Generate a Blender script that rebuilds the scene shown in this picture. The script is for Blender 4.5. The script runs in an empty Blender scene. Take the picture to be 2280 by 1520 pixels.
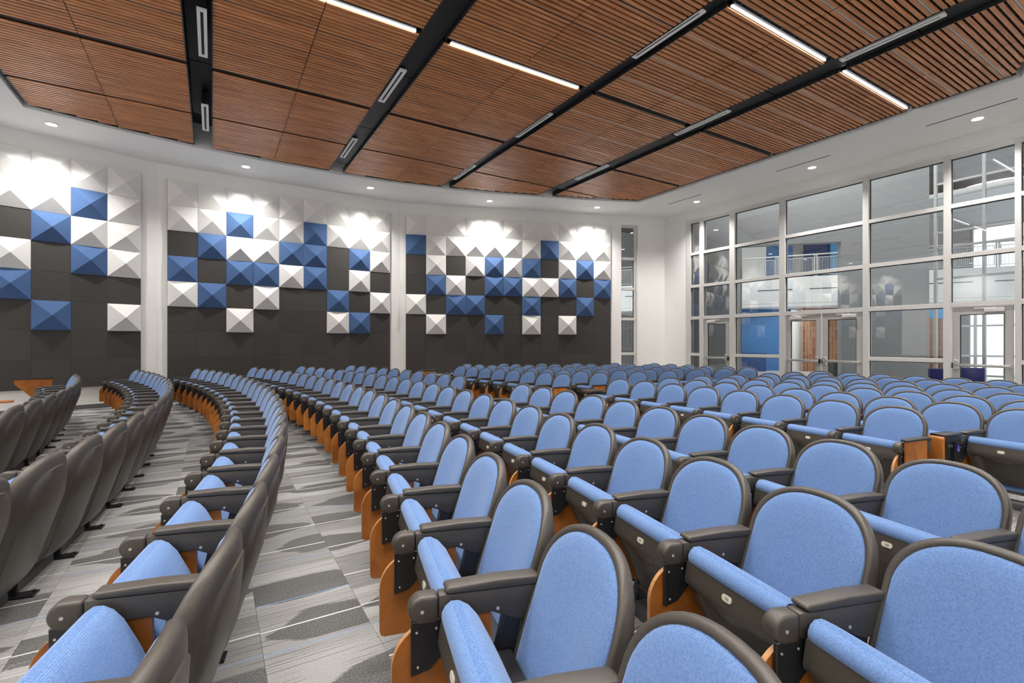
import bpy, bmesh, math, random
from mathutils import Vector, Matrix
from mathutils.geometry import tessellate_polygon
random.seed(7)
PI = math.pi
SC = bpy.context.scene
COL = SC.collection

# ------------------------------------------------------------------ camera, world, exposure, large lights
F_PX, YAW, HC = 1085.0, math.atan(666 / 1085), 1.46
cam = bpy.data.cameras.new('camera')
cam.sensor_width = 36.0
cam.lens = 36.0 * F_PX / 2280.0
cam.shift_y = 2.0 / 2280.0
cam.clip_start, cam.clip_end = 0.05, 300
cam_o = bpy.data.objects.new('camera', cam)
cam_o.location = (0, 0, HC)
cam_o.rotation_euler = (PI / 2, 0, -YAW)
COL.objects.link(cam_o)
SC.camera = cam_o

W = bpy.data.worlds.new('overcast')
SC.world = W
W.use_nodes = True
bg = W.node_tree.nodes['Background']
bg.inputs['Color'].default_value = (0.93, 0.97, 1.0, 1)
bg.inputs['Strength'].default_value = 2.2

SC.view_settings.view_transform = 'Standard'
SC.view_settings.look = 'None'
SC.view_settings.gamma = 1
SC.view_settings.use_curve_mapping = False
SC.view_settings.exposure = 0.50

STRIP_POWER = 46.0      # one LED strip in a ceiling seam
SPOT_POWER = 400.0      # one recessed downlight
LOBBY_POWER = 160.0

def area(name, loc, sx, sy, power, rot=(0, 0, 0), color=(1, 0.97, 0.93), spread=PI):
    l = bpy.data.lights.new(name, 'AREA')
    l.shape = 'RECTANGLE'; l.spread = spread; l.size = sx; l.size_y = sy; l.energy = power; l.color = color
    o = bpy.data.objects.new(name, l); o.location = loc; o.rotation_euler = rot
    COL.objects.link(o)
    return o

def spot(name, loc, power, size=2.22, blend=1.0, radius=0.06, color=(1, 0.97, 0.93)):
    l = bpy.data.lights.new(name, 'SPOT')
    l.energy = power; l.spot_size = size; l.spot_blend = blend; l.shadow_soft_size = radius; l.color = color
    o = bpy.data.objects.new(name, l); o.location = loc
    COL.objects.link(o)
    return o

# ------------------------------------------------------------------ materials
MATS = {}
def nt(name):
    m = bpy.data.materials.new(name); m.use_nodes = True
    MATS[name] = m
    return m, m.node_tree, m.node_tree.nodes['Principled BSDF']

def N(t, kind, **kw):
    n = t.nodes.new(kind)
    for k, v in kw.items():
        if k in n.inputs.keys() if isinstance(k, str) else False:
            n.inputs[k].default_value = v
        else:
            setattr(n, k, v)
    return n

def L(t, a, b): t.links.new(a, b)

def plain(name, col, rough=0.5, metal=0.0, spec=0.5, noise=0.0, nscale=60.0, bump=0.0, bscale=300.0, randv=0.0):
    m, t, p = nt(name)
    p.inputs['Roughness'].default_value = rough
    p.inputs['Metallic'].default_value = metal
    p.inputs['Specular IOR Level'].default_value = spec
    p.inputs['Base Color'].default_value = (*col, 1)
    src = None
    tc = N(t, 'ShaderNodeTexCoord')
    if noise > 0 or randv > 0:
        hsv = N(t, 'ShaderNodeHueSaturation')
        hsv.inputs['Color'].default_value = (*col, 1)
        val = None
        if noise > 0:
            nz = N(t, 'ShaderNodeTexNoise'); nz.inputs['Scale'].default_value = nscale; nz.inputs['Detail'].default_value = 3
            L(t, tc.outputs['Object'], nz.inputs['Vector'])
            mr = N(t, 'ShaderNodeMapRange')
            mr.inputs['From Min'].default_value = 0.3; mr.inputs['From Max'].default_value = 0.7
            mr.inputs['To Min'].default_value = 1 - noise; mr.inputs['To Max'].default_value = 1 + noise
            L(t, nz.outputs['Fac'], mr.inputs['Value']); val = mr.outputs[0]
        if randv > 0:
            oi = N(t, 'ShaderNodeObjectInfo')
            m2 = N(t, 'ShaderNodeMapRange'); m2.inputs['To Min'].default_value = 1 - randv; m2.inputs['To Max'].default_value = 1 + randv
            L(t, oi.outputs['Random'], m2.inputs['Value'])
            if val is None: val = m2.outputs[0]
            else:
                mu = N(t, 'ShaderNodeMath', operation='MULTIPLY'); L(t, val, mu.inputs[0]); L(t, m2.outputs[0], mu.inputs[1]); val = mu.outputs[0]
        L(t, val, hsv.inputs['Value']); L(t, hsv.outputs[0], p.inputs['Base Color'])
    if bump > 0:
        nb = N(t, 'ShaderNodeTexNoise'); nb.inputs['Scale'].default_value = bscale; nb.inputs['Detail'].default_value = 2
        L(t, tc.outputs['Object'], nb.inputs['Vector'])
        b = N(t, 'ShaderNodeBump'); b.inputs['Strength'].default_value = bump; b.inputs['Distance'].default_value = 0.002
        L(t, nb.outputs['Fac'], b.inputs['Height']); L(t, b.outputs[0], p.inputs['Normal'])
    return m

def wood(name, dark, light, stretch, rough=0.4, spec=0.5, randv=0.0, scale=1.0):
    m, t, p = nt(name)
    tc = N(t, 'ShaderNodeTexCoord'); oi = N(t, 'ShaderNodeObjectInfo')
    va = N(t, 'ShaderNodeVectorMath', operation='ADD')
    sc = N(t, 'ShaderNodeVectorMath', operation='SCALE'); sc.inputs['Scale'].default_value = 37.0
    cv = N(t, 'ShaderNodeCombineXYZ'); L(t, oi.outputs['Random'], cv.inputs[0]); L(t, oi.outputs['Random'], cv.inputs[1])
    L(t, cv.outputs[0], sc.inputs[0]); L(t, tc.outputs['Object'], va.inputs[0]); L(t, sc.outputs[0], va.inputs[1])
    mp = N(t, 'ShaderNodeMapping'); mp.inputs['Scale'].default_value = stretch
    L(t, va.outputs[0], mp.inputs[0])
    n1 = N(t, 'ShaderNodeTexNoise'); n1.inputs['Scale'].default_value = 6 * scale; n1.inputs['Detail'].default_value = 6; n1.inputs['Distortion'].default_value = 0.6
    L(t, mp.outputs[0], n1.inputs['Vector'])
    cr = N(t, 'ShaderNodeValToRGB')
    cr.color_ramp.elements[0].position = 0.3; cr.color_ramp.elements[0].color = (*dark, 1)
    cr.color_ramp.elements[1].position = 0.72; cr.color_ramp.elements[1].color = (*light, 1)
    L(t, n1.outputs['Fac'], cr.inputs[0])
    hsv = N(t, 'ShaderNodeHueSaturation')
    mr = N(t, 'ShaderNodeMapRange'); mr.inputs['To Min'].default_value = 1 - randv; mr.inputs['To Max'].default_value = 1 + randv
    L(t, oi.outputs['Random'], mr.inputs['Value']); L(t, mr.outputs[0], hsv.inputs['Value'])
    L(t, cr.outputs[0], hsv.inputs['Color']); L(t, hsv.outputs[0], p.inputs['Base Color'])
    p.inputs['Roughness'].default_value = rough; p.inputs['Specular IOR Level'].default_value = spec
    return m

def fabric():
    m, t, p = nt('blue_fabric')
    tc = N(t, 'ShaderNodeTexCoord')
    mp = N(t, 'ShaderNodeMapping'); mp.inputs['Scale'].default_value = (1, 1, 1)
    L(t, tc.outputs['Object'], mp.inputs[0])
    w1 = N(t, 'ShaderNodeTexWave', wave_type='BANDS', bands_direction='Z'); w1.inputs['Scale'].default_value = 95; w1.inputs['Distortion'].default_value = 1.2; w1.inputs['Detail'].default_value = 1; w1.inputs['Detail Scale'].default_value = 5
    w2 = N(t, 'ShaderNodeTexWave', wave_type='BANDS', bands_direction='Y'); w2.inputs['Scale'].default_value = 95; w2.inputs['Distortion'].default_value = 1.2; w2.inputs['Detail'].default_value = 1; w2.inputs['Detail Scale'].default_value = 5
    L(t, mp.outputs[0], w1.inputs['Vector']); L(t, mp.outputs[0], w2.inputs['Vector'])
    mu = N(t, 'ShaderNodeMath', operation='MULTIPLY'); L(t, w1.outputs['Fac'], mu.inputs[0]); L(t, w2.outputs['Fac'], mu.inputs[1])
    nz = N(t, 'ShaderNodeTexNoise'); nz.inputs['Scale'].default_value = 160; nz.inputs['Detail'].default_value = 2
    L(t, tc.outputs['Object'], nz.inputs['Vector'])
    ad = N(t, 'ShaderNodeMath', operation='ADD'); L(t, mu.outputs[0], ad.inputs[0]); L(t, nz.outputs['Fac'], ad.inputs[1])
    cr = N(t, 'ShaderNodeValToRGB')
    cr.color_ramp.elements[0].position = 0.35; cr.color_ramp.elements[0].color = (0.072, 0.142, 0.315, 1)
    cr.color_ramp.elements[1].position = 0.95; cr.color_ramp.elements[1].color = (0.170, 0.275, 0.505, 1)
    L(t, ad.outputs[0], cr.inputs[0])
    L(t, cr.outputs[0], p.inputs['Base Color'])
    p.inputs['Roughness'].default_value = 0.9; p.inputs['Specular IOR Level'].default_value = 0.15
    p.inputs['Sheen Weight'].default_value = 0.35; p.inputs['Sheen Roughness'].default_value = 0.4
    p.inputs['Sheen Tint'].default_value = (0.75, 0.85, 1.0, 1)
    b = N(t, 'ShaderNodeBump'); b.inputs['Strength'].default_value = 0.35; b.inputs['Distance'].default_value = 0.001
    L(t, mu.outputs[0], b.inputs['Height']); L(t, b.outputs[0], p.inputs['Normal'])
    return m

def carpet():
    m, t, p = nt('carpet')
    def M(op, a, b=None, c=None):
        n = N(t, 'ShaderNodeMath', operation=op)
        for i, v in enumerate((a, b, c)):
            if v is None: continue
            if isinstance(v, (int, float)): n.inputs[i].default_value = v
            else: L(t, v, n.inputs[i])
        return n.outputs[0]
    g = N(t, 'ShaderNodeNewGeometry'); sp = N(t, 'ShaderNodeSeparateXYZ'); L(t, g.outputs['Position'], sp.inputs[0])
    x = M('MULTIPLY', M('ADD', sp.outputs[0], 0.30), 2.0); y = M('MULTIPLY', M('ADD', sp.outputs[1], 0.05), 2.0)
    cx = M('FLOOR', x); cy = M('FLOOR', y)
    u = M('SUBTRACT', M('SUBTRACT', x, cx), 0.5); v = M('SUBTRACT', y, cy)
    cv = N(t, 'ShaderNodeCombineXYZ'); L(t, cx, cv.inputs[0]); L(t, cy, cv.inputs[1])
    wn = N(t, 'ShaderNodeTexWhiteNoise', noise_dimensions='3D'); L(t, cv.outputs[0], wn.inputs['Vector'])
    sc = N(t, 'ShaderNodeSeparateColor'); L(t, wn.outputs['Color'], sc.inputs[0])
    r, r2, r3 = sc.outputs[0], sc.outputs[1], sc.outputs[2]
    nzb = N(t, 'ShaderNodeTexNoise'); nzb.inputs['Scale'].default_value = 90; nzb.inputs['Detail'].default_value = 2; L(t, g.outputs['Position'], nzb.inputs['Vector'])
    mpj = N(t, 'ShaderNodeMapping'); mpj.inputs['Scale'].default_value = (1.6, 7.0, 1); L(t, g.outputs['Position'], mpj.inputs[0])
    nj = N(t, 'ShaderNodeTexNoise'); nj.inputs['Scale'].default_value = 1.0; nj.inputs['Detail'].default_value = 1; L(t, mpj.outputs[0], nj.inputs['Vector'])
    jit = M('ADD', M('MULTIPLY', M('SUBTRACT', nzb.outputs['Fac'], 0.5), 0.05), M('MULTIPLY', M('SUBTRACT', nj.outputs['Fac'], 0.5), 0.5))
    # curved dark lens across each tile
    uc = M('SUBTRACT', u, M('MULTIPLY', M('SUBTRACT', r2, 0.5), 1.3))
    v0 = M('ADD', 0.30, M('MULTIPLY', r, 0.4))
    hh = M('MULTIPLY', M('SUBTRACT', 0.30, M('MULTIPLY', M('MULTIPLY', uc, uc), 0.42)), M('GREATER_THAN', r3, 0.13))
    dist = M('ADD', M('SUBTRACT', hh, M('ABSOLUTE', M('SUBTRACT', v, v0))), jit)
    lens = N(t, 'ShaderNodeMapRange'); lens.inputs['From Min'].default_value = -0.012; lens.inputs['From Max'].default_value = 0.012
    L(t, dist, lens.inputs['Value'])
    # light field carries fine dark pile lines along the planks
    lines = M('SINE', M('MULTIPLY', v, 2 * PI * 22))
    mpl = N(t, 'ShaderNodeMapping'); mpl.inputs['Scale'].default_value = (1.2, 40, 1); L(t, g.outputs['Position'], mpl.inputs[0])
    nl = N(t, 'ShaderNodeTexNoise'); nl.inputs['Scale'].default_value = 1.6; nl.inputs['Detail'].default_value = 2; L(t, mpl.outputs[0], nl.inputs['Vector'])
    lm = M('MULTIPLY', M('GREATER_THAN', M('ADD', lines, M('MULTIPLY', M('SUBTRACT', nl.outputs['Fac'], 0.5), 5.0)), 1.0), 0.55)
    spk = N(t, 'ShaderNodeTexNoise'); spk.inputs['Scale'].default_value = 130; spk.inputs['Detail'].default_value = 3; spk.inputs['Roughness'].default_value = 0.8
    L(t, g.outputs['Position'], spk.inputs['Vector'])
    s = N(t, 'ShaderNodeMapRange'); s.inputs['From Min'].default_value = 0.35; s.inputs['From Max'].default_value = 0.65; s.inputs['To Min'].default_value = 0.45; s.inputs['To Max'].default_value = 1.65
    L(t, spk.outputs['Fac'], s.inputs['Value'])
    s2 = N(t, 'ShaderNodeMapRange'); s2.inputs['From Min'].default_value = 0.35; s2.inputs['From Max'].default_value = 0.65; s2.inputs['To Min'].default_value = 0.8; s2.inputs['To Max'].default_value = 1.15
    L(t, spk.outputs['Fac'], s2.inputs['Value'])
    lt = M('MULTIPLY', M('MULTIPLY', M('SUBTRACT', 0.36, M('MULTIPLY', lm, 0.26)), s2.outputs[0]), M('ADD', 0.75, M('MULTIPLY', r3, 0.45)))
    dk = M('MULTIPLY', 0.135, s.outputs[0])
    mx = N(t, 'ShaderNodeMix'); L(t, lens.outputs[0], mx.inputs['Factor']); L(t, lt, mx.inputs[2]); L(t, dk, mx.inputs[3])
    base = mx.outputs[0]
    cc = N(t, 'ShaderNodeCombineColor'); L(t, base, cc.inputs[0]); L(t, M('MULTIPLY', base, 0.985), cc.inputs[1]); L(t, M('MULTIPLY', base, 0.965), cc.inputs[2])
    wl = M('MULTIPLY', M('LESS_THAN', M('ABSOLUTE', M('SUBTRACT', v, M('ADD', 0.35, M('MULTIPLY', r2, 0.3)))), 0.011), M('GREATER_THAN', r, 0.25))
    m1 = N(t, 'ShaderNodeMix', data_type='RGBA'); L(t, M('MULTIPLY', wl, 0.9), m1.inputs[0]); L(t, cc.outputs[0], m1.inputs[6]); m1.inputs[7].default_value = (0.75, 0.75, 0.73, 1)
    bl = M('MULTIPLY', M('LESS_THAN', M('ABSOLUTE', M('SUBTRACT', v, M('ADD', 0.12, M('MULTIPLY', r, 0.1)))), 0.008), M('GREATER_THAN', r2, 0.45))
    m2 = N(t, 'ShaderNodeMix', data_type='RGBA'); L(t, M('MULTIPLY', bl, 0.75), m2.inputs[0]); L(t, m1.outputs[2], m2.inputs[6]); m2.inputs[7].default_value = (0.22, 0.38, 0.62, 1)
    L(t, m2.outputs[2], p.inputs['Base Color'])
    p.inputs['Roughness'].default_value = 0.95; p.inputs['Specular IOR Level'].default_value = 0.1
    b = N(t, 'ShaderNodeBump'); b.inputs['Strength'].default_value = 0.4; b.inputs['Distance'].default_value = 0.004
    L(t, spk.outputs['Fac'], b.inputs['Height']); L(t, b.outputs[0], p.inputs['Normal'])
    return m

def glass_mat(name, tint=(0.93, 0.95, 0.95), gain=2.0):
    m, t, p = nt(name)
    t.nodes.remove(p)
    out = t.nodes['Material Output']
    fr = N(t, 'ShaderNodeFresnel'); fr.inputs['IOR'].default_value = 1.5
    mu = N(t, 'ShaderNodeMath', operation='MULTIPLY', use_clamp=True); mu.inputs[1].default_value = gain; L(t, fr.outputs[0], mu.inputs[0])
    tr = N(t, 'ShaderNodeBsdfTransparent'); tr.inputs[0].default_value = (*tint, 1)
    gl = N(t, 'ShaderNodeBsdfGlossy'); gl.inputs['Roughness'].default_value = 0.0
    mx = N(t, 'ShaderNodeMixShader'); L(t, mu.outputs[0], mx.inputs[0]); L(t, tr.outputs[0], mx.inputs[1]); L(t, gl.outputs[0], mx.inputs[2])
    L(t, mx.outputs[0], out.inputs[0])
    return m

def emit(name, col, s):
    m, t, p = nt(name)
    p.inputs['Base Color'].default_value = (0.8, 0.8, 0.8, 1)
    p.inputs['Emission Color'].default_value = (*col, 1); p.inputs['Emission Strength'].default_value = s
    return m

def tilemat():
    m, t, p = nt('brown_tile')
    g = N(t, 'ShaderNodeTexCoord')
    mp = N(t, 'ShaderNodeMapping'); mp.inputs['Rotation'].default_value = (PI / 2, 0, 0)
    br = N(t, 'ShaderNodeTexBrick'); br.offset = 0.5
    br.inputs['Color1'].default_value = (0.20, 0.085, 0.04, 1); br.inputs['Color2'].default_value = (0.29, 0.135, 0.065, 1); br.inputs['Mortar'].default_value = (0.42, 0.28, 0.18, 1)
    br.inputs['Scale'].default_value = 1.0; br.inputs['Mortar Size'].default_value = 0.012; br.inputs['Brick Width'].default_value = 0.62; br.inputs['Row Height'].default_value = 0.16
    sep = N(t, 'ShaderNodeSeparateXYZ'); L(t, g.outputs['Object'], sep.inputs[0])
    cmb = N(t, 'ShaderNodeCombineXYZ'); L(t, sep.outputs[2], cmb.inputs[0]); L(t, sep.outputs[0], cmb.inputs[1])
    L(t, cmb.outputs[0], br.inputs['Vector']); L(t, br.outputs['Color'], p.inputs['Base Color'])
    p.inputs['Roughness'].default_value = 0.45
    return m

white_wall = plain('white_paint', (0.86, 0.85, 0.83), 0.75, noise=0.015, nscale=3, bump=0.05, bscale=120)
ceil_white = plain('ceiling_paint', (0.90, 0.89, 0.87), 0.8, noise=0.01, nscale=2, bump=0.03, bscale=120)
void_black = plain('void_black', (0.006, 0.006, 0.007), 0.55, noise=0.2, nscale=6)
metal_black = plain('black_metal', (0.018, 0.018, 0.019), 0.4, noise=0.15, nscale=20)
plastic = plain('brown_black_plastic', (0.062, 0.053, 0.044), 0.38, spec=0.5, noise=0.08, nscale=90, bump=0.22, bscale=420)
plastic2 = plain('black_plastic', (0.020, 0.019, 0.018), 0.40, noise=0.1, nscale=50, bump=0.1, bscale=350)
steel = plain('black_steel', (0.014, 0.014, 0.016), 0.35, noise=0.1, nscale=30)
raceway_mat = plain('charcoal_raceway', (0.055, 0.056, 0.060), 0.45, noise=0.08, nscale=20)
blue_fabric = fabric()
tablet_wood = wood('cherry_veneer', (0.27, 0.080, 0.012), (0.52, 0.185, 0.032), (1.2, 3, 1.0), 0.35, 0.5, 0.12, 0.8)
tablet_edge = plain('pale_wood_edge', (0.50, 0.24, 0.09), 0.45, noise=0.1, nscale=40)
slat_wood = wood('slat_walnut', (0.40, 0.140, 0.045), (0.76, 0.34, 0.135), (0.55, 9, 9), 0.36, 0.5, 0.13, 0.55)
carpet_m = carpet()
carpet_base = plain('carpet_backing', (0.12, 0.12, 0.12), 0.95, noise=0.2, nscale=200)
pyr_white = plain('white_felt', (0.80, 0.79, 0.77), 0.95, spec=0.1, noise=0.03, nscale=140, bump=0.15, bscale=260)
pyr_blue = plain('blue_felt', (0.080, 0.145, 0.30), 0.95, spec=0.1, noise=0.07, nscale=140, bump=0.15, bscale=260)
pyr_dark = plain('charcoal_felt', (0.068, 0.065, 0.061), 0.95, spec=0.1, noise=0.16, nscale=120, bump=0.2, bscale=260, randv=0.10)
alu = plain('pale_aluminium', (0.66, 0.65, 0.63), 0.4, metal=0.15, noise=0.03, nscale=30)
alu_grey = plain('grey_aluminium', (0.50, 0.49, 0.47), 0.42, metal=0.2, noise=0.03, nscale=30)
chrome = plain('brushed_steel', (0.72, 0.71, 0.69), 0.28, metal=0.85, noise=0.05, nscale=60)
gasket = plain('black_gasket', (0.012, 0.012, 0.012), 0.6, noise=0.1, nscale=60)
glass = glass_mat('window_glass')
glass_far = glass_mat('far_glass', (0.96, 0.98, 1.0), 1.0)
plate_mat = plain('cream_number_plate', (0.62, 0.58, 0.50), 0.35, noise=0.05, nscale=200)
ink = plain('dark_ink', (0.03, 0.03, 0.03), 0.5, noise=0.05, nscale=90)
led = emit('led_diffuser', (1, 0.95, 0.97), 5.0)
lamp_face = emit('downlight_lens', (1, 0.97, 0.93), 14.0)
trim_white = plain('white_trim', (0.85, 0.84, 0.82), 0.5, noise=0.01, nscale=40)
diffuser_white = plain('white_diffuser_frame', (0.88, 0.86, 0.83), 0.45, noise=0.02, nscale=40)
base_grey = plain('grey_rubber_base', (0.11, 0.11, 0.11), 0.6, noise=0.06, nscale=30)
lobby_grey = plain('lobby_grey_paint', (0.42, 0.42, 0.42), 0.8, noise=0.01, nscale=3)
lobby_white = plain('lobby_white_paint', (0.74, 0.74, 0.73), 0.8, noise=0.01, nscale=3)
lobby_blue = plain('lobby_blue_panel', (0.05, 0.17, 0.40), 0.5, noise=0.05, nscale=8)
lobby_navy = plain('lobby_navy_panel', (0.02, 0.055, 0.17), 0.5, noise=0.05, nscale=8)
lobby_sky = plain('lobby_sky_blue_panel', (0.08, 0.38, 0.72), 0.5, noise=0.08, nscale=20)
terrazzo = plain('pale_terrazzo', (0.52, 0.52, 0.53), 0.18, noise=0.1, nscale=30)
dark_ceil = plain('dark_slatted_ceiling', (0.035, 0.033, 0.032), 0.6, noise=0.3, nscale=3)
sofa_blue = plain('royal_blue_vinyl', (0.022, 0.022, 0.20), 0.35, noise=0.06, nscale=40)
brown_tile = tilemat()
sign_blue = plain('access_sign_blue', (0.01, 0.02, 0.42), 0.4, noise=0.03, nscale=80)
white_ink = plain('white_ink', (0.85, 0.85, 0.85), 0.5, noise=0.02, nscale=80)
orange_ink = plain('orange_ink', (0.75, 0.16, 0.04), 0.5, noise=0.03, nscale=80)

# ------------------------------------------------------------------ mesh helpers
class MB:
    def __init__(self): self.v, self.f = [], []
    def add(self, vs, fs):
        o = len(self.v); self.v += [tuple(a) for a in vs]; self.f += [tuple(i + o for i in q) for q in fs]; return self
    def box(self, x0, x1, y0, y1, z0, z1):
        return self.add([(x0, y0, z0), (x1, y0, z0), (x1, y1, z0), (x0, y1, z0), (x0, y0, z1), (x1, y0, z1), (x1, y1, z1), (x0, y1, z1)],
                        [(0, 3, 2, 1), (4, 5, 6, 7), (0, 1, 5, 4), (1, 2, 6, 5), (2, 3, 7, 6), (3, 0, 4, 7)])
    def prism(self, poly, lo, hi, plane='xz'):
        # poly counter-clockwise in its plane, extruded along the third axis
        n = len(poly)
        def P(a, b, c): return {'xz': (a, c, b), 'xy': (a, b, c), 'yz': (c, a, b)}[plane]
        vs = [P(a, b, lo) for a, b in poly] + [P(a, b, hi) for a, b in poly]
        fs = [tuple(range(n)), tuple(range(2 * n - 1, n - 1, -1))] + [(i, i + n, (i + 1) % n + n, (i + 1) % n) for i in range(n)]
        return self.add(vs, fs)
    def cyl(self, c, r, h, axis='z', n=16, r2=None):
        r2 = r if r2 is None else r2
        vs = []
        for k, rr in ((-h / 2, r), (h / 2, r2)):
            for i in range(n):
                a = 2 * PI * i / n; p, q = rr * math.cos(a), rr * math.sin(a)
                d = {'z': (p, q, k), 'y': (p, k, q), 'x': (k, p, q)}[axis]
                vs.append((c[0] + d[0], c[1] + d[1], c[2] + d[2]))
        fs = [tuple(range(n - 1, -1, -1)), tuple(range(n, 2 * n))] + [(i, (i + 1) % n, (i + 1) % n + n, i + n) for i in range(n)]
        return self.add(vs, fs)
    def tube(self, pts, r, n=8, closed=False):
        pts = [Vector(p) for p in pts]; m = len(pts); vs = []
        for i, p in enumerate(pts):
            a = pts[(i - 1) % m] if (closed or i > 0) else p
            b = pts[(i + 1) % m] if (closed or i < m - 1) else p
            d = (b - a).normalized(); up = Vector((0, 0, 1)) if abs(d.z) < 0.9 else Vector((1, 0, 0))
            s = d.cross(up).normalized(); w = s.cross(d)
            for k in range(n):
                t = 2 * PI * k / n; vs.append(p + s * (r * math.cos(t)) + w * (r * math.sin(t)))
        fs = []
        for i in range(m if closed else m - 1):
            j = (i + 1) % m
            for k in range(n): fs.append((i * n + k, i * n + (k + 1) % n, j * n + (k + 1) % n, j * n + k))
        if not closed: fs += [tuple(range(n - 1, -1, -1)), tuple(range((m - 1) * n, m * n))]
        return self.add(vs, fs)
    def xf(self, M, start=0):
        for i in range(start, len(self.v)): self.v[i] = tuple(M @ Vector(self.v[i]))
        return self
    def mesh(self, name, mat, bevel=0.0, seg=2, smooth=35.0):
        me = bpy.data.meshes.new(name)
        me.from_pydata(self.v, [], self.f)
        bm = bmesh.new(); bm.from_mesh(me)
        bmesh.ops.recalc_face_normals(bm, faces=bm.faces)
        if bevel > 0:
            es = [e for e in bm.edges if e.is_manifold and e.calc_face_angle(0) > math.radians(28)]
            bmesh.ops.bevel(bm, geom=es, offset=bevel, segments=seg, profile=0.5, affect='EDGES', clamp_overlap=True)
        bm.to_mesh(me); bm.free()
        me.materials.append(mat)
        if smooth > 0:
            me.polygons.foreach_set('use_smooth', [True] * len(me.polygons))
            me.set_sharp_from_angle(angle=math.radians(smooth))
        return me
    def obj(self, name, mat, parent=None, loc=(0, 0, 0), rz=0.0, **kw):
        return link(name, self.mesh(name, mat, **kw), parent, loc, rz)

def link(name, me, parent=None, loc=(0, 0, 0), rz=0.0):
    o = bpy.data.objects.new(name, me); COL.objects.link(o)
    o.location = loc; o.rotation_euler = (0, 0, rz)
    if parent: o.parent = parent
    return o

def thing(name, label, cat, loc=(0, 0, 0), rz=0.0, group=None):
    o = bpy.data.objects.new(name, None); COL.objects.link(o)
    o.empty_display_size = 0.1
    o.location = loc; o.rotation_euler = (0, 0, rz); o['label'] = label; o['category'] = cat
    if group: o['group'] = group
    return o

def tag(o, label, cat, group=None):
    o['label'] = label; o['category'] = cat
    if group: o['group'] = group
    return o

def struct(o, label=None, cat=None):
    o['kind'] = 'structure'
    if label: o['label'] = label
    if cat: o['category'] = cat
    return o

def estruct(name, label, cat, loc=(0, 0, 0), rz=0.0):
    return struct(thing(name, label, cat, loc, rz))

ORD = ['zeroth', 'first', 'second', 'third', 'fourth', 'fifth', 'sixth', 'seventh', 'eighth', 'ninth', 'tenth', 'eleventh', 'twelfth', 'thirteenth', 'fourteenth',
       'fifteenth', 'sixteenth', 'seventeenth', 'eighteenth', 'nineteenth', 'twentieth', 'twenty-first', 'twenty-second', 'twenty-third', 'twenty-fourth', 'twenty-fifth',
       'twenty-sixth', 'twenty-seventh', 'twenty-eighth']

# ------------------------------------------------------------------ the room shell
XW = 13.35                      # inner face of the glazed wall
CEIL = 5.76
A1, A2, A3 = math.radians(19.0), math.radians(1.8), math.radians(-19.4)
K12 = Vector((-1.112, 14.414)); K23 = Vector((4.92, 14.604))
d1 = Vector((math.cos(A1), math.sin(A1))); d3 = Vector((math.cos(A3), math.sin(A3)))
PL = K12 - d1 * ((K12.x + 9.0) / d1.x)           # left end of the first facet (outside the frame)
PR = K23 + d3 * ((XW - K23.x) / d3.x)            # corner with the glazed wall
YN = -4.2

# floor: slab plus carpet tiles
fl = MB().box(-9.2, XW + 0.1, YN - 0.1, 15.2, -0.12, -0.007).obj('floor', carpet_base, smooth=0)
struct(fl, 'grey carpet tile floor with dark lens shapes and thin white lines', 'floor')
TS = 0.5
def near_rows(x, y):
    d = x * math.sin(YAW) + y * math.cos(YAW)
    if d < 1.2: return None
    l = x * math.cos(YAW) - y * math.sin(YAW)
    px, py = 1140 + l / d * F_PX, 762 + HC / d * F_PX
    if -80 < px < 2360 and py < 1620: return d
    return None
cells = []
for i in range(-18, 27):
    for j in range(-8, 31):
        x, y = i * TS - 0.30 + TS / 2, j * TS - 0.05 + TS / 2
        if x < XW - 0.05 and x > -9 and y > YN + 0.2: cells.append((x, y, near_rows(x, y)))
vis = sorted([c for c in cells if c[2] and c[0] < 3.4], key=lambda c: c[2])[:290]
visset = set((c[0], c[1]) for c in vis)
G = 0.0008
tile_me = MB().box(-TS / 2 + G, TS / 2 - G, -TS / 2 + G, TS / 2 - G, -0.007, 0.0).mesh('carpet_tile', carpet_m, smooth=0)
for x, y, d in vis: link('carpet_tile', tile_me, fl, (x, y, 0))
mb = MB()
for x, y, d in cells:
    if (x, y) not in visset: mb.box(x - TS / 2 + G, x + TS / 2 - G, y - TS / 2 + G, y + TS / 2 - G, -0.007, 0.0)
o = mb.obj('carpet_tiles', carpet_m, fl, smooth=0); o['kind'] = 'stuff'

def wall_seg(name, p, q, z0, z1, thick, holes=(), label=None):
    # wall from p to q (2D), outside on the left of p->q; holes (s0, s1, z0, z1)
    p, q = Vector(p), Vector(q); ln = (q - p).length; rz = math.atan2(q.y - p.y, q.x - p.x)
    mb = MB(); s = 0
    for a, b, h0, h1 in sorted(holes):
        mb.box(s, a, 0, thick, z0, z1); mb.box(a, b, 0, thick, z0, h0) if h0 > z0 else None
        mb.box(a, b, 0, thick, h1, z1); s = b
    mb.box(s, ln, 0, thick, z0, z1)
    o = mb.obj(name, white_wall, None, (p.x, p.y, 0), rz, smooth=0)
    return struct(o, label, 'wall')

wall_seg('wall_left', PL, K12, 0, CEIL + 0.6, 0.25, label='white wall facet behind the leftmost pyramid panel group')
wall_seg('wall_back', K12, K23, 0, CEIL + 0.6, 0.25, label='white wall facet behind the middle pyramid panel group')
SLIT0, SLIT1 = 7.324, 7.935
wall_seg('wall_right', K23, PR + d3 * 0.05, 0, CEIL + 0.6, 0.25, holes=[(SLIT0, SLIT1, 0.12, 5.46)], label='white wall facet with a tall slit window near the corner')
wall_seg('wall_stage', (-9.0, YN), (-9.0, PL.y), 0, CEIL + 0.6, 0.2)
wall_seg('wall_near', (XW, YN), (-9.0, YN), 0, CEIL + 0.6, 0.2)
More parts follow.
